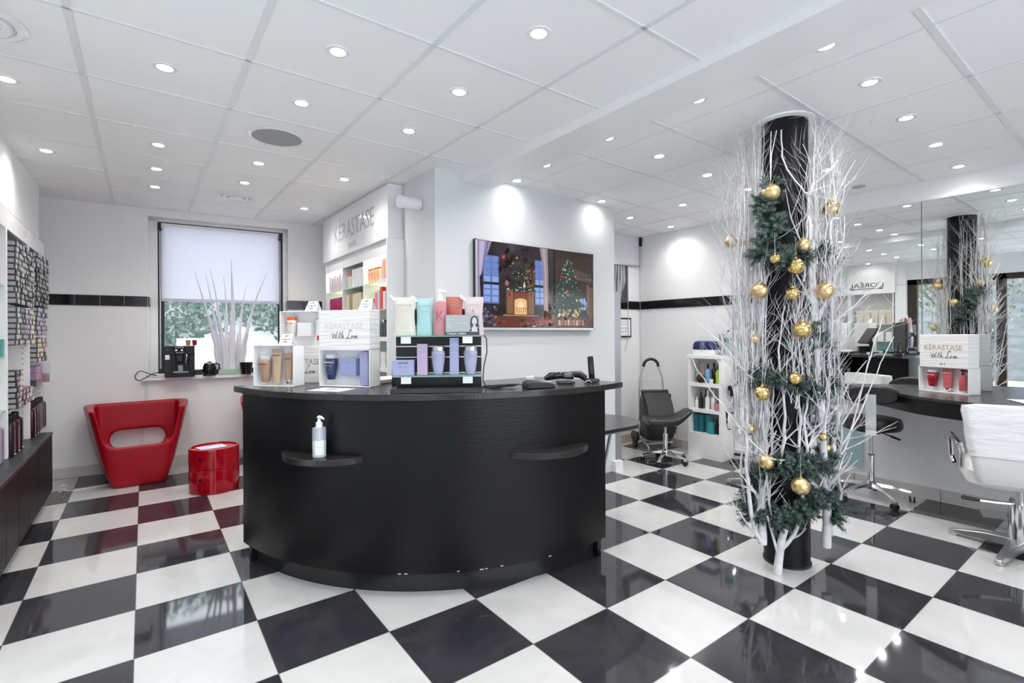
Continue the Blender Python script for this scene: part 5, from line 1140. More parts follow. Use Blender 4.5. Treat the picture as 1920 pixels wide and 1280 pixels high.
bot(X, .425, zt, .026, .20, mat('sky_blue_bottle', (.22, .42, .70), .3), 'sky blue bottle with a black cap in the top opening', BLACK); bot(4.82, .375, zt, .022, .21, BLACK, 'tall black bottle beside the sky blue bottle', BLACK); bot(X, .305, zt, .027, .19, mat('lime_bottle', (.42, .62, .02), .3), 'lime green bottle at the right of the top opening', mat('dark_green_cap', (.03, .10, .02), .3), cr_=.7)
mb = MB(); mb.lathe([(.018, 0), (.024, .045), (.022, .045), (.017, .004)], n=20); solo('small_cup', mb, WHITEGLOSS, 'tiny white cup before the blue bottle in the white unit', 'cup', loc=(4.742, .36, zt))
bot(X, .555, zm, .018, .12, WHITEGLOSS, 'small white bottle at the left of the middle opening', WHITE); bot(X, .505, zm, .022, .17, BLACK, 'black bottle with a white mark in the middle opening'); bot(4.83, .47, zm, .022, .20, mat('smoke_bottle', (.06, .06, .065), .2), 'tall smoky bottle at the back of the middle opening', BLACK)
for k in range(2): bot(X, .430 - .068 * k, zm, .026, .205, WHITEGLOSS, 'white nozzle bottle, %s of the pair in the middle opening' % ['left', 'right'][k], WHITE, .35, group='white nozzle bottles', cr_=.35)
bot(4.80, .295, zm, .024, .16, mat('wine_bottle', (.10, .01, .03), .2), 'dark red bottle behind the pink tub', BLACK); mb = MB(); mb.lathe([(.022, 0), (.030, .075), (.028, .075), (.02, .004)], n=20); solo('pink_tub', mb, mat('pink_tub', (.62, .25, .32), .4), 'small pink tub at the right of the middle opening', 'tub', loc=(4.748, .30, zm))
TE = mat('teal_glass', (.02, .16, .20), .12); TE2 = mat('turquoise_plastic', (.04, .32, .34), .25)
for k in range(2): carton('dark teal pack, %s of the pair at the left of the bottom opening' % ['left', 'right'][k], TE, .055, .05, .19, (X, .555 - .062 * k, zb), -pi / 2, name='teal_pack', group='dark teal packs')
tube_tall('turquoise tube in the middle of the bottom opening', mat('blue_teal_tube', (.06, .30, .42), .25), .18, .07, None, (X, .42, zb), -pi / 2, word=False); carton('turquoise carton in front in the bottom opening', TE2, .05, .04, .12, (4.752, .365, zb), -pi / 2); bot(X, .325, zb, .022, .15, BLACK, 'black bottle right of the turquoise carton'); bot(X, .285, zb, .018, .13, WHITEGLOSS, 'small white bottle at the right of the bottom opening', BLACK)
# steriliser, spray can and water bottle on top
sv = thing('steriliser', 'dark blue domed steriliser box standing on the white shelf unit', 'steriliser', (4.835, .47, 1.0775), 0)
mb = MB(); mb.rings([[(x * s, y * s, z) for y, x in rrect(.27, .17, .05)] for s, z in ((.96, 0), (1, .01), (1, .04), (.97, .055))]); part('white_base', mb, WHITEGLOSS, sv)
mb = MB(); mb.rings([[(x * sx_, y * sy_, z) for y, x in rrect(.265, .165, .05)] for sx_, sy_, z in ((1, 1, .055), (1, .99, .09), (.92, .94, .12), (.72, .84, .140), (.4, .62, .148))]); part('blue_dome', mb, mat('navy_dome', (.018, .022, .11), .08), sv)
mb = MB(); mb.rings([[(x * 1.02 - .008, y, z) for y, x in rrect(.06, .165 * s_, .02)] for s_, z in ((1., .06), (1, .09), (.9, .12), (.7, .142))]); part('handle_band', mb, mat('steel_blue', (.10, .12, .22), .2), sv)
bot(4.80, .275, 1.0775, .027, .225, mat('steel_grey_can', (.42, .42, .45), .3, .6), 'tall grey spray can beside the water bottle on the unit', GREYMETAL, .12, 'spray_can', .9)
wbt = thing('water_bottle', 'clear water bottle with a green label on the white unit', 'bottle', (4.87, .245, 1.0775)); mb = MB(); mb.lathe([(.030, 0), (.036, .006), (.036, .05), (.033, .06), (.036, .07), (.036, .11), (.033, .12), (.037, .13), (.037, .175), (.033, .19), (.018, .225), (.013, .235), (.013, .245)], n=28); part('bottle', mb, glassy('pet_blue', (.62, .76, .82), .55, .05), wbt)
mb = MB(); mb.cyl((0, 0, .243), (0, 0, .258), .015); part('cap', mb, mat('navy_cap', (.03, .05, .16), .3), wbt); mb = MB(); mb.lathe([(.0376, .135), (.0376, .178)], n=28); part('green_label', mb, mat('green_label', (.03, .40, .10), .4), wbt)
# clipper on its wall bracket
cb_ = thing('wall_bracket', 'black wall bracket shelf right of the white shelf unit', 'bracket', (4.95, .115, .78)); mb = MB(); mb.box((-.09, 0, -.03), (.17, .17, .05)); mb.prism([(-.16, -.07), (-.0, -.07), (-.0, .07), (-.16, .07)], -.11, -.055); part('shelf_body', mb, BLACK, cb_, .008)
cl = thing('hair_clipper', 'black hair clipper standing in its charger on the wall bracket', 'hair clipper', (4.86, .12, .7755)); mb = MB(); mb.lathe([(.045, 0), (.046, .01), (.030, .035), (.022, .040)], n=24); part('charger', mb, BLACK, cl); mb = MB(); mb.rings([[(x * s, y * s, z) for x, y in rrect(.034, .044, .012)] for s, z in ((.8, .036), (1, .06), (1, .15), (1.15, .18), (1.1, .20))]); part('handset', mb, BLACKGLOSS, cl); mb = MB(); mb.box((0, 0, .206), (.03, .048, .014)); mb.box((-.019, 0, .12), (.003, .02, .10)); part('chrome_blade', mb, CHROME, cl, .001)
mb = MB()
for k in range(4): mb.tube([(.055 * cos(a + k) , .07 * sin(a + k) + .01 * k, .006 + .004 * k + .003 * sin(3 * a)) for a in [2 * pi * i / 14 for i in range(15)]], .0035, 6)
mb.tube([(.05, 0, .01), (.09, -.02, .08), (.085, -.03, .3), (.08, -.03, .62)], .0035, 6)
solo('cable_coil', mb, BLACK, 'coiled black cable on the floor beside the white shelf unit', 'cable', loc=(4.84, .115, 0))

# ------------------------------------------------------------------ shopping trolley
tr = thing('shopping_trolley', 'black folding shopping trolley parked in the alcove corner', 'trolley', (4.665, 1.03, 0), -.55)
ALU = mat('aluminium_tube', (.60, .60, .62), .3, .8)
mb = MB()
for s in (-1, 1): mb.tube([(s * .145, .05, .10), (s * .145, .05, .60), (s * .135, .06, .80), (s * .085, .06, .93)], .010, 10)
mb.cyl((-.135, .06, .785), (.135, .06, .785), .004); mb.cyl((-.145, .05, .12), (.145, .05, .12), .009); mb.tube([(-.145, .03, .12), (-.145, -.20, .10), (-.13, -.22, .06), (-.13, -.20, .03)], .010, 8); mb.tube([(.145, .03, .12), (.145, -.18, .115), (-.145, -.20, .105)], .010, 8)
part('tube_frame', mb, ALU, tr)
mb = MB(); mb.tube([(.087 * 1.0 * cos(a), .06, .93 + .085 * sin(a)) for a in [pi * i / 12 for i in range(13)]], .017, 12); part('foam_grip', mb, BLACK, tr)
mb = MB(); R = []; BAGM = mat('black_nylon', (.016, .016, .017), .45, bump=(10, .6, (1, 1, 1)))
for z, w, y0, y1 in ((.135, .24, -.20, .03), (.16, .30, -.24, .03), (.28, .34, -.27, .03), (.42, .33, -.24, .03), (.55, .30, -.16, .03), (.62, .29, -.10, .03), (.645, .26, -.08, .02)):
    R.append([(x + .006 * sin(30 * z + 8 * y), (y0 + y1) / 2 + y + .006 * sin(25 * x + 20 * z), z) for x, y in rrect(w, y1 - y0, .05, 5)])
mb.rings(R); part('bag', mb, BAGM, tr)
mb = MB(); mb.rings([[(x, y, z + d_) for x in (-.145, .145)] + [(x, y - .008, z + d_) for x in (.145, -.145)] for y, z, d_ in ((.02, .655, 0), (-.085, .650, 0), (-.19, .54, 0), (-.262, .40, 0))]); mb.cyl((-.15, -.05, .655), (.15, -.05, .655), .022); part('flap', mb, BAGM, tr)
mb = MB()
for z in (.60,): mb.box((.17, -.02, z), (.05, .05, .05))
part('buckle', mb, BLACK, tr, .006)
for s in (-1, 1):
    for k in range(3):
        a = k * 2.094 + .5; mb = MB(); mb.cyl((s * .175, .06 + .055 * cos(a), .115 + .055 * sin(a) - .0), (s * .205, .06 + .055 * cos(a), .115 + .055 * sin(a)), .052, n=24); part('wheel', mb, BLACK, tr)
# alcove: blind, poster, framed certificate
ab = thing('roller_blind', 'short white roller blind with pull cord high in the alcove', 'blind', (4.68, 1.435, 0)); mb = MB(); mb.box((0, -.01, 2.31), (.50, .002, .36)); part('fabric', mb, mat('white_fabric', (.74, .73, .78), .7), ab, smooth=False)
mb = MB(); mb.box((0, -.012, 2.135), (.50, .008, .022)); part('bottom_bar', mb, BRUSHED, ab, smooth=False); mb = MB(); mb.box((.255, -.015, 2.43), (.03, .045, .11)); part('bracket', mb, BLACK, ab, .003)
mb = MB(); mb.tube([(.245, -.02, 2.4), (.25, -.02, 1.6), (.262, -.02, .9), (.268, -.02, .52)], .0025, 6); part('pull_cord', mb, mat('cord_grey', (.5, .49, .47), .6), ab)
mb = MB(); mb.tube([(.02, -.02, 2.12), (.02, -.025, 1.25)], .003, 6); mb.tube([(.02, -.025, 1.25), (-.06, -.04, 1.10)], .005, 6); part('tilt_wand', mb, mat('cord_grey'), ab)
mb = MB(); mb.b2((4.20, 1.436, 1.68), (4.735, 1.448, 2.13)); po = solo('poster', mb, mat('poster_dark', (.07, .07, .08), .4), 'dark poster showing long silver hair below the alcove blind', 'poster', smooth=False)
mb = MB()
for k in range(9):
    x = 4.28 + .045 * k; mb.add([(x, 1.4355, 2.129), (x + .034, 1.4355, 2.129), (x + .030 + .02 * sin(k), 1.4355, 1.95), (x + .0 + .05 * sin(k * 1.3), 1.4355, 1.72), (x - .02, 1.4355, 1.75), (x - .004, 1.4355, 1.95)], [(0, 1, 2, 3, 4, 5)])
part('printed_hair', mb, mat('silver_hair_print', (.38, .41, .46), .5), po, smooth=False)
mb = MB(); mb.b2((4.50, 1.43, 1.262), (4.78, 1.448, 1.497)); fm_ = solo('certificate_frame', mb, BLACK, 'small black framed certificate on the alcove wall', 'picture frame', bevel=.002, smooth=False)
mb = MB(); mb.b2((4.52, 1.4285, 1.282), (4.76, 1.430, 1.477)); part('certificate', mb, PAPER, fm_, smooth=False); mb = MB()
for k, z in enumerate((1.45, 1.42, 1.37, 1.33)): mb.b2((4.56 + .02 * (k % 2), 1.4278, z), (4.72, 1.4283, z + .006))
part('printed_lines', mb, GREYINK, fm_, smooth=False)

# ------------------------------------------------------------------ column with twigs, garlands and baubles
CCX, CCY = 2.995, -1.18
RT = Vector((.8027, -.5964, 0)); TW = Vector((-.5964, -.8027, 0))
def cp(u, v, z): return Vector((CCX, CCY, 0)) + RT * u + TW * v + Vector((0, 0, z))
mb = MB(); mb.lathe([(.118, .0), (.118, 2.512)], (CCX, CCY, 0), 56); co = struct('column', mb, mat('black_column_paint', (.018, .018, .022), .32, bump=(4, .10, (1, 1, .3))), smooth=True)
mb = MB(); mb.lathe([(.119, 2.500), (.150, 2.505), (.155, 2.514), (.119, 2.514)], (CCX, CCY, 0), 56, ring=True); part('collar', mb, CEIL, co)
mb = MB(); mb.lathe([(.119, .0), (.124, .0), (.124, .012), (.119, .014)], (CCX, CCY, 0), 56, ring=True); part('base_ring', mb, BLACK, co)
BR_ = random.Random(42)
def keep(p, m=.128):
    d = Vector((p.x - CCX, p.y - CCY, 0))
    if d.length < m: d = d.normalized() * m if d.length > 1e-5 else TW * m; p = Vector((CCX + d.x, CCY + d.y, p.z))
    p.z = min(p.z, 2.495); return p
def twigs(mb, pts, rads, n, L, depth, spread=.6, up=.7):
    for _ in range(n):
        k = BR_.randint(1, len(pts) - 2); p = pts[k].copy(); ax = (pts[k + 1] - pts[k - 1]).normalized()
        side = Vector((BR_.uniform(-1, 1), BR_.uniform(-1, 1), BR_.uniform(-.3, .3)))
        d = (ax * up + side.normalized() * spread).normalized(); l = L * BR_.uniform(.45, 1.15); m = 5 if depth else 4; q = [p]; r = max(.0010, rads[k] * .6)
        for i in range(m):
            d = (d + Vector((BR_.uniform(-.16, .16), BR_.uniform(-.16, .16), BR_.uniform(-.02, .14)))).normalized(); p = keep(p + d * l / m); q.append(p.copy())
        rr_ = [r * (1 - .75 * i / m) for i in range(m + 1)]; mb.tube(q, rr_, 4)
        if depth > 0: twigs(mb, q, rr_, 2 if depth > 1 else BR_.randint(1, 2), L * .5, depth - 1, spread, up)
def stem(ctrl, r0, r1, wig, nt, L, depth=1, seg=5, spread=.55):
    """ctrl: points (u, v, z) in the column's own frame"""
    C_ = [cp(*c) for c in ctrl]; pts = []
    for k in range(len(C_) - 1):
        a = C_[max(k - 1, 0)]; b = C_[k]; c = C_[k + 1]; d = C_[min(k + 2, len(C_) - 1)]
        for q in range(seg):
            f = q / seg; pts.append(.5 * (2 * b + (c - a) * f + (2 * a - 5 * b + 4 * c - d) * f * f + (3 * b - a - 3 * c + d) * f ** 3))
    pts.append(C_[-1]); n = len(pts)
    pts = [keep(p + Vector((BR_.uniform(-wig, wig), BR_.uniform(-wig, wig), 0))) if 0 < i else p for i, p in enumerate(pts)]
    rads = [r0 + (r1 - r0) * i / (n - 1) for i in range(n)]; mb = MB(); mb.tube(pts, rads, 8 if r0 > .008 else 5); twigs(mb, pts, rads, nt, L, depth, spread)
    return mb
def br(ctrl, r0, r1, wig, nt, L, label, group=None, m=None, depth=1, spread=.55, seg=5):
    mb = stem(ctrl, r0, r1, wig, nt, L, depth, seg, spread); return solo('birch_branch', mb, m or BIRCH, label, 'branch', group, ang=60)
# thick individual branches
br([(-.135, .150, .0), (-.112, .150, .17), (-.090, .150, .24)], .024, .017, 0, 0, 0, 'thick white branch stub standing on the tile in front of the column')
br([(-.115, .150, .12), (-.035, .165, .25), (-.020, .19, .42), (-.045, .20, .60)], .011, .007, .003, 2, .2, 'curved white branch rising from the thick stub towards the lowest bauble')
br([(-.125, .150, .08), (-.160, .155, .20), (-.205, .185, .32)], .008, .006, 0, 0, 0, 'thin white prong on the left of the thick stub')
br([(-.205, .13, .15), (-.200, .12, .45), (-.19, .10, .80), (-.20, .08, 1.2), (-.17, .12, 1.6)], .024, .007, .004, 8, .30, 'thick straight white branch left of the column foot', m=BIRCH, depth=2)
br([(-.205, .14, .16), (-.235, .13, .20), (-.265, .12, .35), (-.272, .10, .60), (-.262, .08, .95), (-.27, .06, 1.45)], .014, .006, .004, 8, .32, 'J-shaped white branch at the outer left of the column', depth=2)
br([(.150, .12, .13), (.155, .12, .35), (.125, .14, .60), (.105, .16, .85), (.075, .17, 1.15), (.070, .17, 1.45), (.045, .18, 1.80)], .026, .009, .004, 10, .32, 'long thick white branch up the right front of the column', depth=2)
br([(.195, .10, .18), (.185, .11, .26), (.205, .10, .40)], .008, .005, .002, 1, .1, 'thin white prong hanging beside the right branch foot')
br([(.160, .12, .55), (.22, .10, .75), (.255, .06, .95), (.235, .05, 1.2), (.205, .06, 1.5), (.22, .05, 1.9)], .015, .006, .006, 12, .32, 'white branch bowing outward on the right of the column', depth=2)
br([(.060, .17, 1.35), (.045, .17, 1.65), (.040, .165, 1.95), (.075, .15, 2.2), (.10, .14, 2.46)], .013, .004, .008, 12, .35, 'white forked branch over the upper right front of the column', depth=2)
br([(.175, .11, 1.3), (.195, .10, 1.6), (.185, .12, 1.85), (.215, .10, 2.15), (.20, .08, 2.42)], .013, .004, .006, 12, .34, 'white branch crossing behind the highest right bauble', depth=2)
br([(-.11, .17, 2.40), (-.095, .17, 2.22), (.0, .17, 2.08), (.035, .17, 2.02), (.02, .17, 1.80), (.0, .18, 1.58)], .004, .005, .004, 3, .25, 'thin white branch slanting across the top of the black column')
br([(-.09, .19, .62), (-.24, .25, .66), (-.38, .28, .80), (-.52, .28, .98), (-.64, .26, 1.18)], .005, .0022, .006, 5, .22, 'long white twig arching far left past the white shelf unit', spread=.8)
br([(-.23, .10, 1.05), (-.33, .2, 1.10), (-.46, .25, 1.24), (-.60, .25, 1.36)], .0045, .002, .006, 4, .22, 'long white twig reaching left over the steriliser', spread=.8)
br([(-.25, .08, .90), (-.35, .15, 1.02), (-.42, .2, 1.18), (-.47, .2, 1.36)], .0035, .0018, .006, 3, .2, 'thin upright white twig left of the column over the shelf unit', spread=.8)
br([(.16, .12, .48), (.25, .12, .66), (.33, .12, .90), (.40, .12, 1.18), (.47, .12, 1.40)], .006, .0028, .004, 4, .26, 'long white twig leaning right across the stool back', spread=.9)
br([(.20, .12, .62), (.31, .12, .80), (.42, .10, 1.02), (.54, .10, 1.28)], .0055, .0022, .004, 4, .24, 'outermost white twig reaching right to the mirror view', spread=.9)
br([(-.03, .18, .62), (-.02, .17, .9), (-.06, .18, 1.2), (-.02, .18, 1.5)], .009, .003, .006, 9, .28, 'upright white branch on the front of the column, left of centre', depth=2)
br([(.02, .18, .60), (.01, .17, .85), (.03, .18, 1.1), (-.01, .19, 1.4)], .009, .003, .006, 9, .28, 'upright white branch on the front of the column, right of centre', depth=2)
br([(-.12, .16, .58), (-.10, .17, .85), (-.13, .17, 1.15), (-.10, .17, 1.45)], .010, .003, .006, 9, .28, 'upright white branch at the front left edge of the column', depth=2)
# bundles of thin stems
def bundle(n, urange, vrange, z0r, z1r, label, group, r=(.0035, .0014), L=.26, nt=(5, 9), flare=.0):
    for k in range(n):
        u = BR_.uniform(*urange); v = BR_.uniform(*vrange); z0 = BR_.uniform(*z0r); z1 = BR_.uniform(*z1r); s = 1 if u > 0 else -1
        d = lambda: BR_.uniform(-.022, .022)
        br([(u + d(), v + d(), z0), (u + d() + s * flare * .4, v + d(), z0 + (z1 - z0) * .33), (u + d() + s * flare, v + d(), z0 + (z1 - z0) * .68), (u + d() * 1.5, v + d(), z1)], r[0], r[1], .007, BR_.randint(*nt), L, label, group, TWIG if BR_.random() < .6 else BIRCH, depth=1, spread=.42, seg=4)
bundle(34, (-.255, -.145), (-.10, .14), (.55, 1.1), (2.15, 2.49), 'thin white twig stem in the dense bundle left of the column', 'twig stems left of the column')
bundle(14, (-.32, -.22), (-.06, .12), (.7, 1.1), (1.5, 2.35), 'thin white twig stem at the loose outer left edge', 'outer left twig stems', L=.34, flare=.03)
bundle(30, (.140, .275), (-.10, .14), (.55, 1.1), (2.1, 2.49), 'thin white twig stem in the dense bundle right of the column', 'twig stems right of the column')
bundle(16, (-.12, .16), (.15, .22), (.85, 1.15), (1.35, 1.70), 'thin white twig crossing the front of the column below the middle', 'twigs across the column front', L=.26)
bundle(8, (.02, .13), (.14, .19), (1.45, 1.7), (2.0, 2.3), 'thin white twig on the upper right front of the column', 'twigs on the upper column front', L=.3)
bundle(12, (-.27, -.15), (.02, .16), (.22, .5), (.9, 1.3), 'white stem low at the left of the column', 'low left stems', r=(.007, .003), L=.22)
bundle(8, (.12, .22), (.02, .16), (.3, .5), (.9, 1.3), 'white stem low at the right of the column', 'low right stems', r=(.007, .003), L=.22)
bundle(17, (-.15, .15), (-.22, -.14), (.5, 1.0), (1.6, 2.45), 'white twig stem standing behind the column', 'twig stems behind the column', L=.34, flare=.03)

# fir garlands
GP = [(-.121, .16, 2.119), (-.17, .17, 2.05), (-.198, .14, 2.0), (-.185, .17, 1.935), (-.158, .2, 1.871), (-.191, .18, 1.804), (-.21, .15, 1.752), (-.163, .18, 1.689), (-.062, .18, 1.717), (.074, .12, 1.755), (.2, .02, 1.741), (.24, -.04, 1.656), (.25, -.08, 1.551), (.23, -.14, 1.414), (.133, -.2, 1.252), (-.076, -.12, 1.13), (-.183, .1, 1.051), (-.132, .17, 1.071), (-.057, .19, 1.044), (.031, .16, .983), (.141, .1, 1.005), (.19, .02, 1.057), (.20, -.04, 1.12), (.21, -.02, .884), (.177, .04, .772), (.194, .05, .653), (.139, .1, .577), (.009, .17, .59), (-.097, .18, .622), (-.168, .15, .586), (-.191, .08, .514), (-.202, .02, .375), (-.217, .05, .295), (-.192, .12, .305), (-.137, .17, .303), (-.067, .2, .348), (.016, .18, .398), (.119, .13, .409), (.197, .1, .355), (.154, .12, .274)]
def garland(path, label, dens=24, L=.10):
    P = [cp(*g) for g in path]; t = thing('fir_garland', label, 'garland', P[0]); o0 = P[0]; gr_ = random.Random(len(path)); mb = MB(); wire = MB(); wire.tube([p - o0 for p in P], .004, 6); part('wire', wire, mat('brown_wire', (.05, .035, .02), .7), t)
    def needles(p, d, l):
        side = d.cross(Vector((0, 0, 1)));
        if side.length < .1: side = d.cross(Vector((1, 0, 0)))
        side.normalize(); b = d.cross(side); n = 30
        mb.tube([p, p + d * l], [.0014, .0008], 3)
        for i in range(n):
            f = (i + .5) / n; q = p + d * l * f; a = i * 2.4; o_ = (side * cos(a) + b * sin(a)); nd = (o_ * .8 + d * .62).normalized(); ln = .017 * (1 - .35 * f); w = d.cross(o_).normalized() * .0018
            mb.add([q - w, q + w, q + nd * ln + w * .6, q + nd * ln - w * .5], [(0, 1, 2, 3)])
    for k in range(len(P) - 1):
        a, b = P[k], P[k + 1]; m = max(2, int((b - a).length * dens / .07))
        for i in range(m):
            f = gr_.random(); p = a.lerp(b, f); ax = (b - a).normalized(); out = Vector((p.x - CCX, p.y - CCY, 0)).normalized()
            d = (ax * gr_.uniform(-.5, .9) + out * gr_.uniform(.0, .7) + Vector((gr_.uniform(-.7, .7), gr_.uniform(-.7, .7), gr_.uniform(-.7, .7)))).normalized()
            l = L * gr_.uniform(.5, 1.1); e = p + d * l; dd = Vector((e.x - CCX, e.y - CCY, 0))
            if dd.length < .125: d = (d + out * .9).normalized()
            needles(p - o0, d, l)
            for s in (-1, 1):
                sd_ = (d + ax.cross(d) * s * .7).normalized(); needles(p - o0 + d * l * .45, sd_, l * .5)
    part('foliage', mb, FIR, t, smooth=False)
garland(GP[:14], 'upper fir garland wound around the top half of the black column'); garland(GP[15:], 'lower fir garland wound around the bottom half of the black column')
garland([(.02, .16, 1.35), (.07, .15, 1.28), (.13, .10, 1.22), (.18, .04, 1.14)], 'short dark fir sprig behind the twigs at the middle of the column', 14)

# baubles: u, v, z, radius, crackled?, words
BB = [(-.185, .2, 2.053, .046, 0, 'matt gold bauble, highest, hanging on a ribbon before the column'), (.200, .1, 1.991, .047, 1, 'shiny crackled gold bauble, highest on the right side'), (-.287, -.05, 1.839, .037, 0, 'ridged gold bauble, farthest left in the twigs'), (-.205, -.1, 1.851, .035, 1, 'shiny gold bauble touching the farthest left one'),
      (-.013, .2, 1.768, .037, 0, 'matt gold bauble just right of the column centre, upper third'), (.198, .05, 1.79, .039, 0, 'matt gold bauble half behind the upper right twigs'), (-.202, .27, 1.69, .025, 1, 'small shiny bauble nestled in the upper fir garland'), (-.077, .24, 1.654, .042, 1, 'large crackled gold bauble under the upper garland'), (-.225, .16, 1.533, .043, 0, 'matt gold bauble left of the column at mid height'),
      (.100, .2, 1.525, .046, 0, 'largest matt gold bauble right of the column at mid height'), (-.083, .22, 1.511, .034, 1, 'crackled gold bauble on the column centre at mid height'), (-.211, .08, 1.266, .027, 0, 'small pale gold bauble deep in the left twigs'), (-.045, .24, 1.321, .045, 1, 'large crackled gold bauble in front of the crossing twigs'), (-.094, .26, 1.066, .031, 1, 'crackled gold bauble in the middle fir sprays'),
      (-.246, .22, .986, .040, 1, 'crackled gold bauble at the left over the white chair back'), (.224, .08, 1.038, .027, 0, 'small gold bauble right of the column near the stool'), (.215, .03, .946, .028, 0, 'small pale gold bauble just below the right fir sprays'), (-.226, .0, 1.03, .028, 0, 'pale gold bauble half hidden over the chair back'), (-.240, .06, .77, .039, 0, 'gold bauble behind the J-shaped branch'), (-.211, .19, .615, .041, 0, 'matt gold bauble at the left end of the low garland'), (-.081, .28, .511, .045, 0, 'lowest matt gold bauble at the column front'), (.105, .17, .743, .023, 1, 'small shiny bauble low in the right branches'), (.155, .12, .671, .027, 1, 'shiny bauble just above the low garland on the right'), (.20, -.16, 1.60, .040, 0, 'gold bauble on the back of the column seen in the mirror, upper'), (.05, -.23, 1.78, .040, 0, 'gold bauble on the back of the column seen in the mirror, higher'), (-.10, -.20, 1.35, .034, 0, 'gold bauble on the back of the column seen in the mirror, lower')]
for u, v, z, r, k, lab in BB:
    t = thing('bauble', lab, 'bauble', cp(u, v, z), 0, 'gold baubles on the column'); mb = MB(); mb.sphere((0, 0, 0), r, 28, 18); part('ball', mb, GOLDMIRROR if k else GOLD, t)
    mb = MB(); mb.lathe([(r * .22, r * .95), (r * .22, r * 1.14), (r * .18, r * 1.17), (.0005, r * 1.18)], n=14); mb.tube([(0, 0, r * 1.15), (.003, 0, r * 1.3), (0, 0, r * 1.38), (-.003, 0, r * 1.3), (0, 0, r * 1.15)], .0009, 5); part('cap', mb, GOLDMIRROR, t)
    mb = MB(); mb.tube([(0, 0, r * 1.35), (.004, .002, r * 1.35 + .05), (0, .0, r * 1.35 + .10)], .0007, 4); part('thread', mb, BIRCH, t)
mb = MB(); a = cp(-.185, .2, 2.12); mb.tube([a, cp(-.17, .18, 2.26), cp(-.13, .16, 2.40)], .0025, 6); mb.tube([a, cp(-.175, .18, 2.26), cp(-.155, .15, 2.40)], .0025, 6); solo('ribbon', mb, WHITE, 'white ribbon holding the highest bauble in front of the column', 'ribbon')

# ------------------------------------------------------------------ outside the back window
mb = MB(); mb.b2((-3.5, 3.95, -.05), (5.5, 9, -.02)); o = struct('ground_yard', mb, mat('pale_paving', (.62, .60, .58), .8))
mb = MB(); mb.b2((-3.5, 6.3, -.05), (5.5, 6.5, 2.6)); o = struct('wall_yard', mb, mat('white_render', (.78, .78, .79), .8))
lr = random.Random(9)
LEAF = mat('ivy_leaf', (.022, .060, .042), .5, noise=(6, (.07, .13, .105), (1, 1, 1)))
mb = MB()
for k in range(5200):
    x = lr.uniform(-2.6, 3.6); low = 1.30 + .16 * sin(x * 2.1) + .10 * sin(x * 5.3 + 1) + .25 * max(0, x - .6) - (.28 if -.2 < x < .45 else 0) * abs(sin(x * 4))
    z = lr.uniform(low, 2.75) if lr.random() < .85 else lr.gauss(low, .10); y = 6.27 - abs(lr.gauss(0, .13)); s = lr.uniform(.03, .065)
    n_ = Vector((lr.uniform(-.8, .8), -1, lr.uniform(-.3, 1))).normalized(); a = n_.cross(Vector((lr.uniform(-1, 1), lr.uniform(-1, 1), lr.uniform(-1, 1)))).normalized(); b = n_.cross(a); p = Vector((x, y, z))
    mb.add([p - a * s, p - b * s * .55, p + a * s, p + b * s * .55], [(0, 1, 2, 3)])
o = link('ivy', mb.mesh('ivy'), LEAF, None, False); tag(o, 'green ivy hanging over the white yard wall outside the back window', 'ivy', kind='stuff')
mb = MB(); mb.tube([(.35, 6.27, 1.28), (.95, 6.24, .74), (1.75, 6.2, -.02)], .010, 6); solo('garden_pole', mb, GREYMETAL, 'thin slanting grey pole against the yard wall outside', 'pole')
mb = MB(); mb.b2((.38, 5.2, 0), (1.02, 5.25, 1.28)); solo('white_shutter', mb, WHITE, 'white board standing outside behind the spiky branches', 'board', bevel=.004, smooth=False)
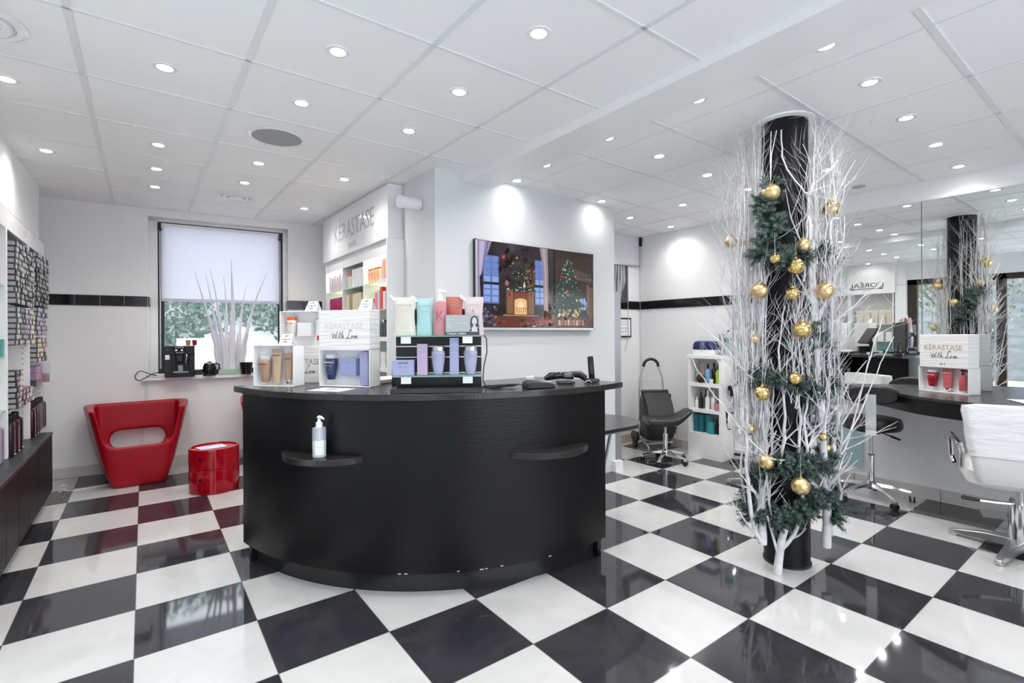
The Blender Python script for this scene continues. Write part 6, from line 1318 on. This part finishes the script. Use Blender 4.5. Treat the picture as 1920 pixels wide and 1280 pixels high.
# ------------------------------------------------------------------ street outside the shop front
mb = MB(); mb.b2((-14, -16, -.14), (-1.06, 12, -.10)); struct('pavement', mb, mat('pale_flagstones', (.60, .60, .60), .85))
mb = MB(); mb.b2((-10.4, -16, -.1), (-10, 12, 6.5)); o = struct('wall_street', mb, mat('stone_house', (.13, .14, .15), .8, noise=(2.2, (.24, .24, .26), (1, 1, 3))))
TRK = mat('tree_bark', (.10, .08, .06), .9); CRN = mat('street_leaf', (.06, .09, .04), .6, noise=(3, (.16, .18, .10), (1, 1, 1)))
for k, (x, y, h) in enumerate(((-5.2, -1.6, 3.4), (-6.0, .9, 3.8), (-5.6, -4.2, 3.6), (-4.6, -7.4, 3.4))):
    t = thing('street_tree', 'pale leafy street tree, %s from the corner, seen in the mirror through the shop front' % ORD[k], 'tree', (x, y, -.1), 0, 'street trees'); mb = MB(); mb.tube([(0, 0, 0), (.03, .02, 1.2), (-.03, 0, h * .6), (.05, .05, h)], [.09, .075, .06, .02], 10)
    for q in range(7): a = q * .9; mb.tube([(0, 0, h * (.42 + .06 * q)), (.4 * cos(a), .4 * sin(a), h * (.55 + .06 * q)), (.75 * cos(a), .75 * sin(a), h * (.66 + .06 * q))], [.035, .022, .008], 6)
    part('trunk', mb, TRK, t); mb = MB()
    for q in range(2200):
        v = Vector((lr.gauss(0, .6), lr.gauss(0, .6), lr.gauss(0, .62))); p = v + Vector((0, 0, h * .78)); s = lr.uniform(.03, .07); a = Vector((lr.uniform(-1, 1), lr.uniform(-1, 1), lr.uniform(-1, 1))).normalized(); b = a.cross(Vector((lr.uniform(-1, 1), lr.uniform(-1, 1), lr.uniform(-1, 1)))).normalized()
        mb.add([p - a * s, p - b * s * .6, p + a * s, p + b * s * .6], [(0, 1, 2, 3)])
    part('crown', mb, CRN, t, smooth=False)
sgn = thing('street_sign', 'blue street sign with a white figure on a grey post', 'sign', (-2.7, -1.03, -.1), 0); mb = MB(); mb.cyl((0, 0, 0), (0, 0, 2.15), .025); part('post', mb, GREYMETAL, sgn); mb = MB(); mb.box((.03, 0, 1.86), (.008, .30, .42)); part('sign_plate', mb, mat('sign_blue', (.10, .16, .62), .4), sgn, smooth=False)
mb = MB(); mb.box((.035, 0, 1.80), (.002, .09, .16)); mb.cyl((.034, 0, 1.93), (.036, 0, 1.93), .032); mb.box((.035, -.022, 1.70), (.002, .03, .10)); mb.box((.035, .022, 1.70), (.002, .03, .10)); part('white_figure', mb, PAPER, sgn, smooth=False)
def car(x, y, m, label):
    t = thing('parked_car', label, 'car', (x, y, -.1), 0); mb = MB(); prof = [(-2.0, .35), (-2.05, .60), (-1.9, .82), (-1.25, .92), (-.75, 1.38), (.65, 1.42), (1.25, .95), (1.95, .80), (2.05, .55), (2.0, .32)]
    mb.rings([[(xx, yy, zz) for yy, zz in prof] for xx in (-.82, .82)]); part('car_body', mb, m, t, .05); mb = MB(); mb.rings([[(xx, yy, zz) for yy, zz in ((-1.12, .95), (-.72, 1.32), (.6, 1.36), (1.08, .97))] for xx in (-.83, .83)]); part('side_windows', mb, BLACKGLOSS, t)
    for sx in (-1, 1):
        for yy in (-1.25, 1.3): mb = MB(); mb.cyl((sx * .66, yy, .32), (sx * .85, yy, .32), .32, n=28); part('wheel', mb, BLACK, t)
car(-7.9, -2.4, mat('car_white', (.75, .76, .78), .2, coat=.8), 'white parked car across the street, seen in the mirror'); car(-7.9, -7.2, mat('car_grey', (.25, .27, .30), .2, coat=.8), 'grey parked car across the street, farther from the corner')
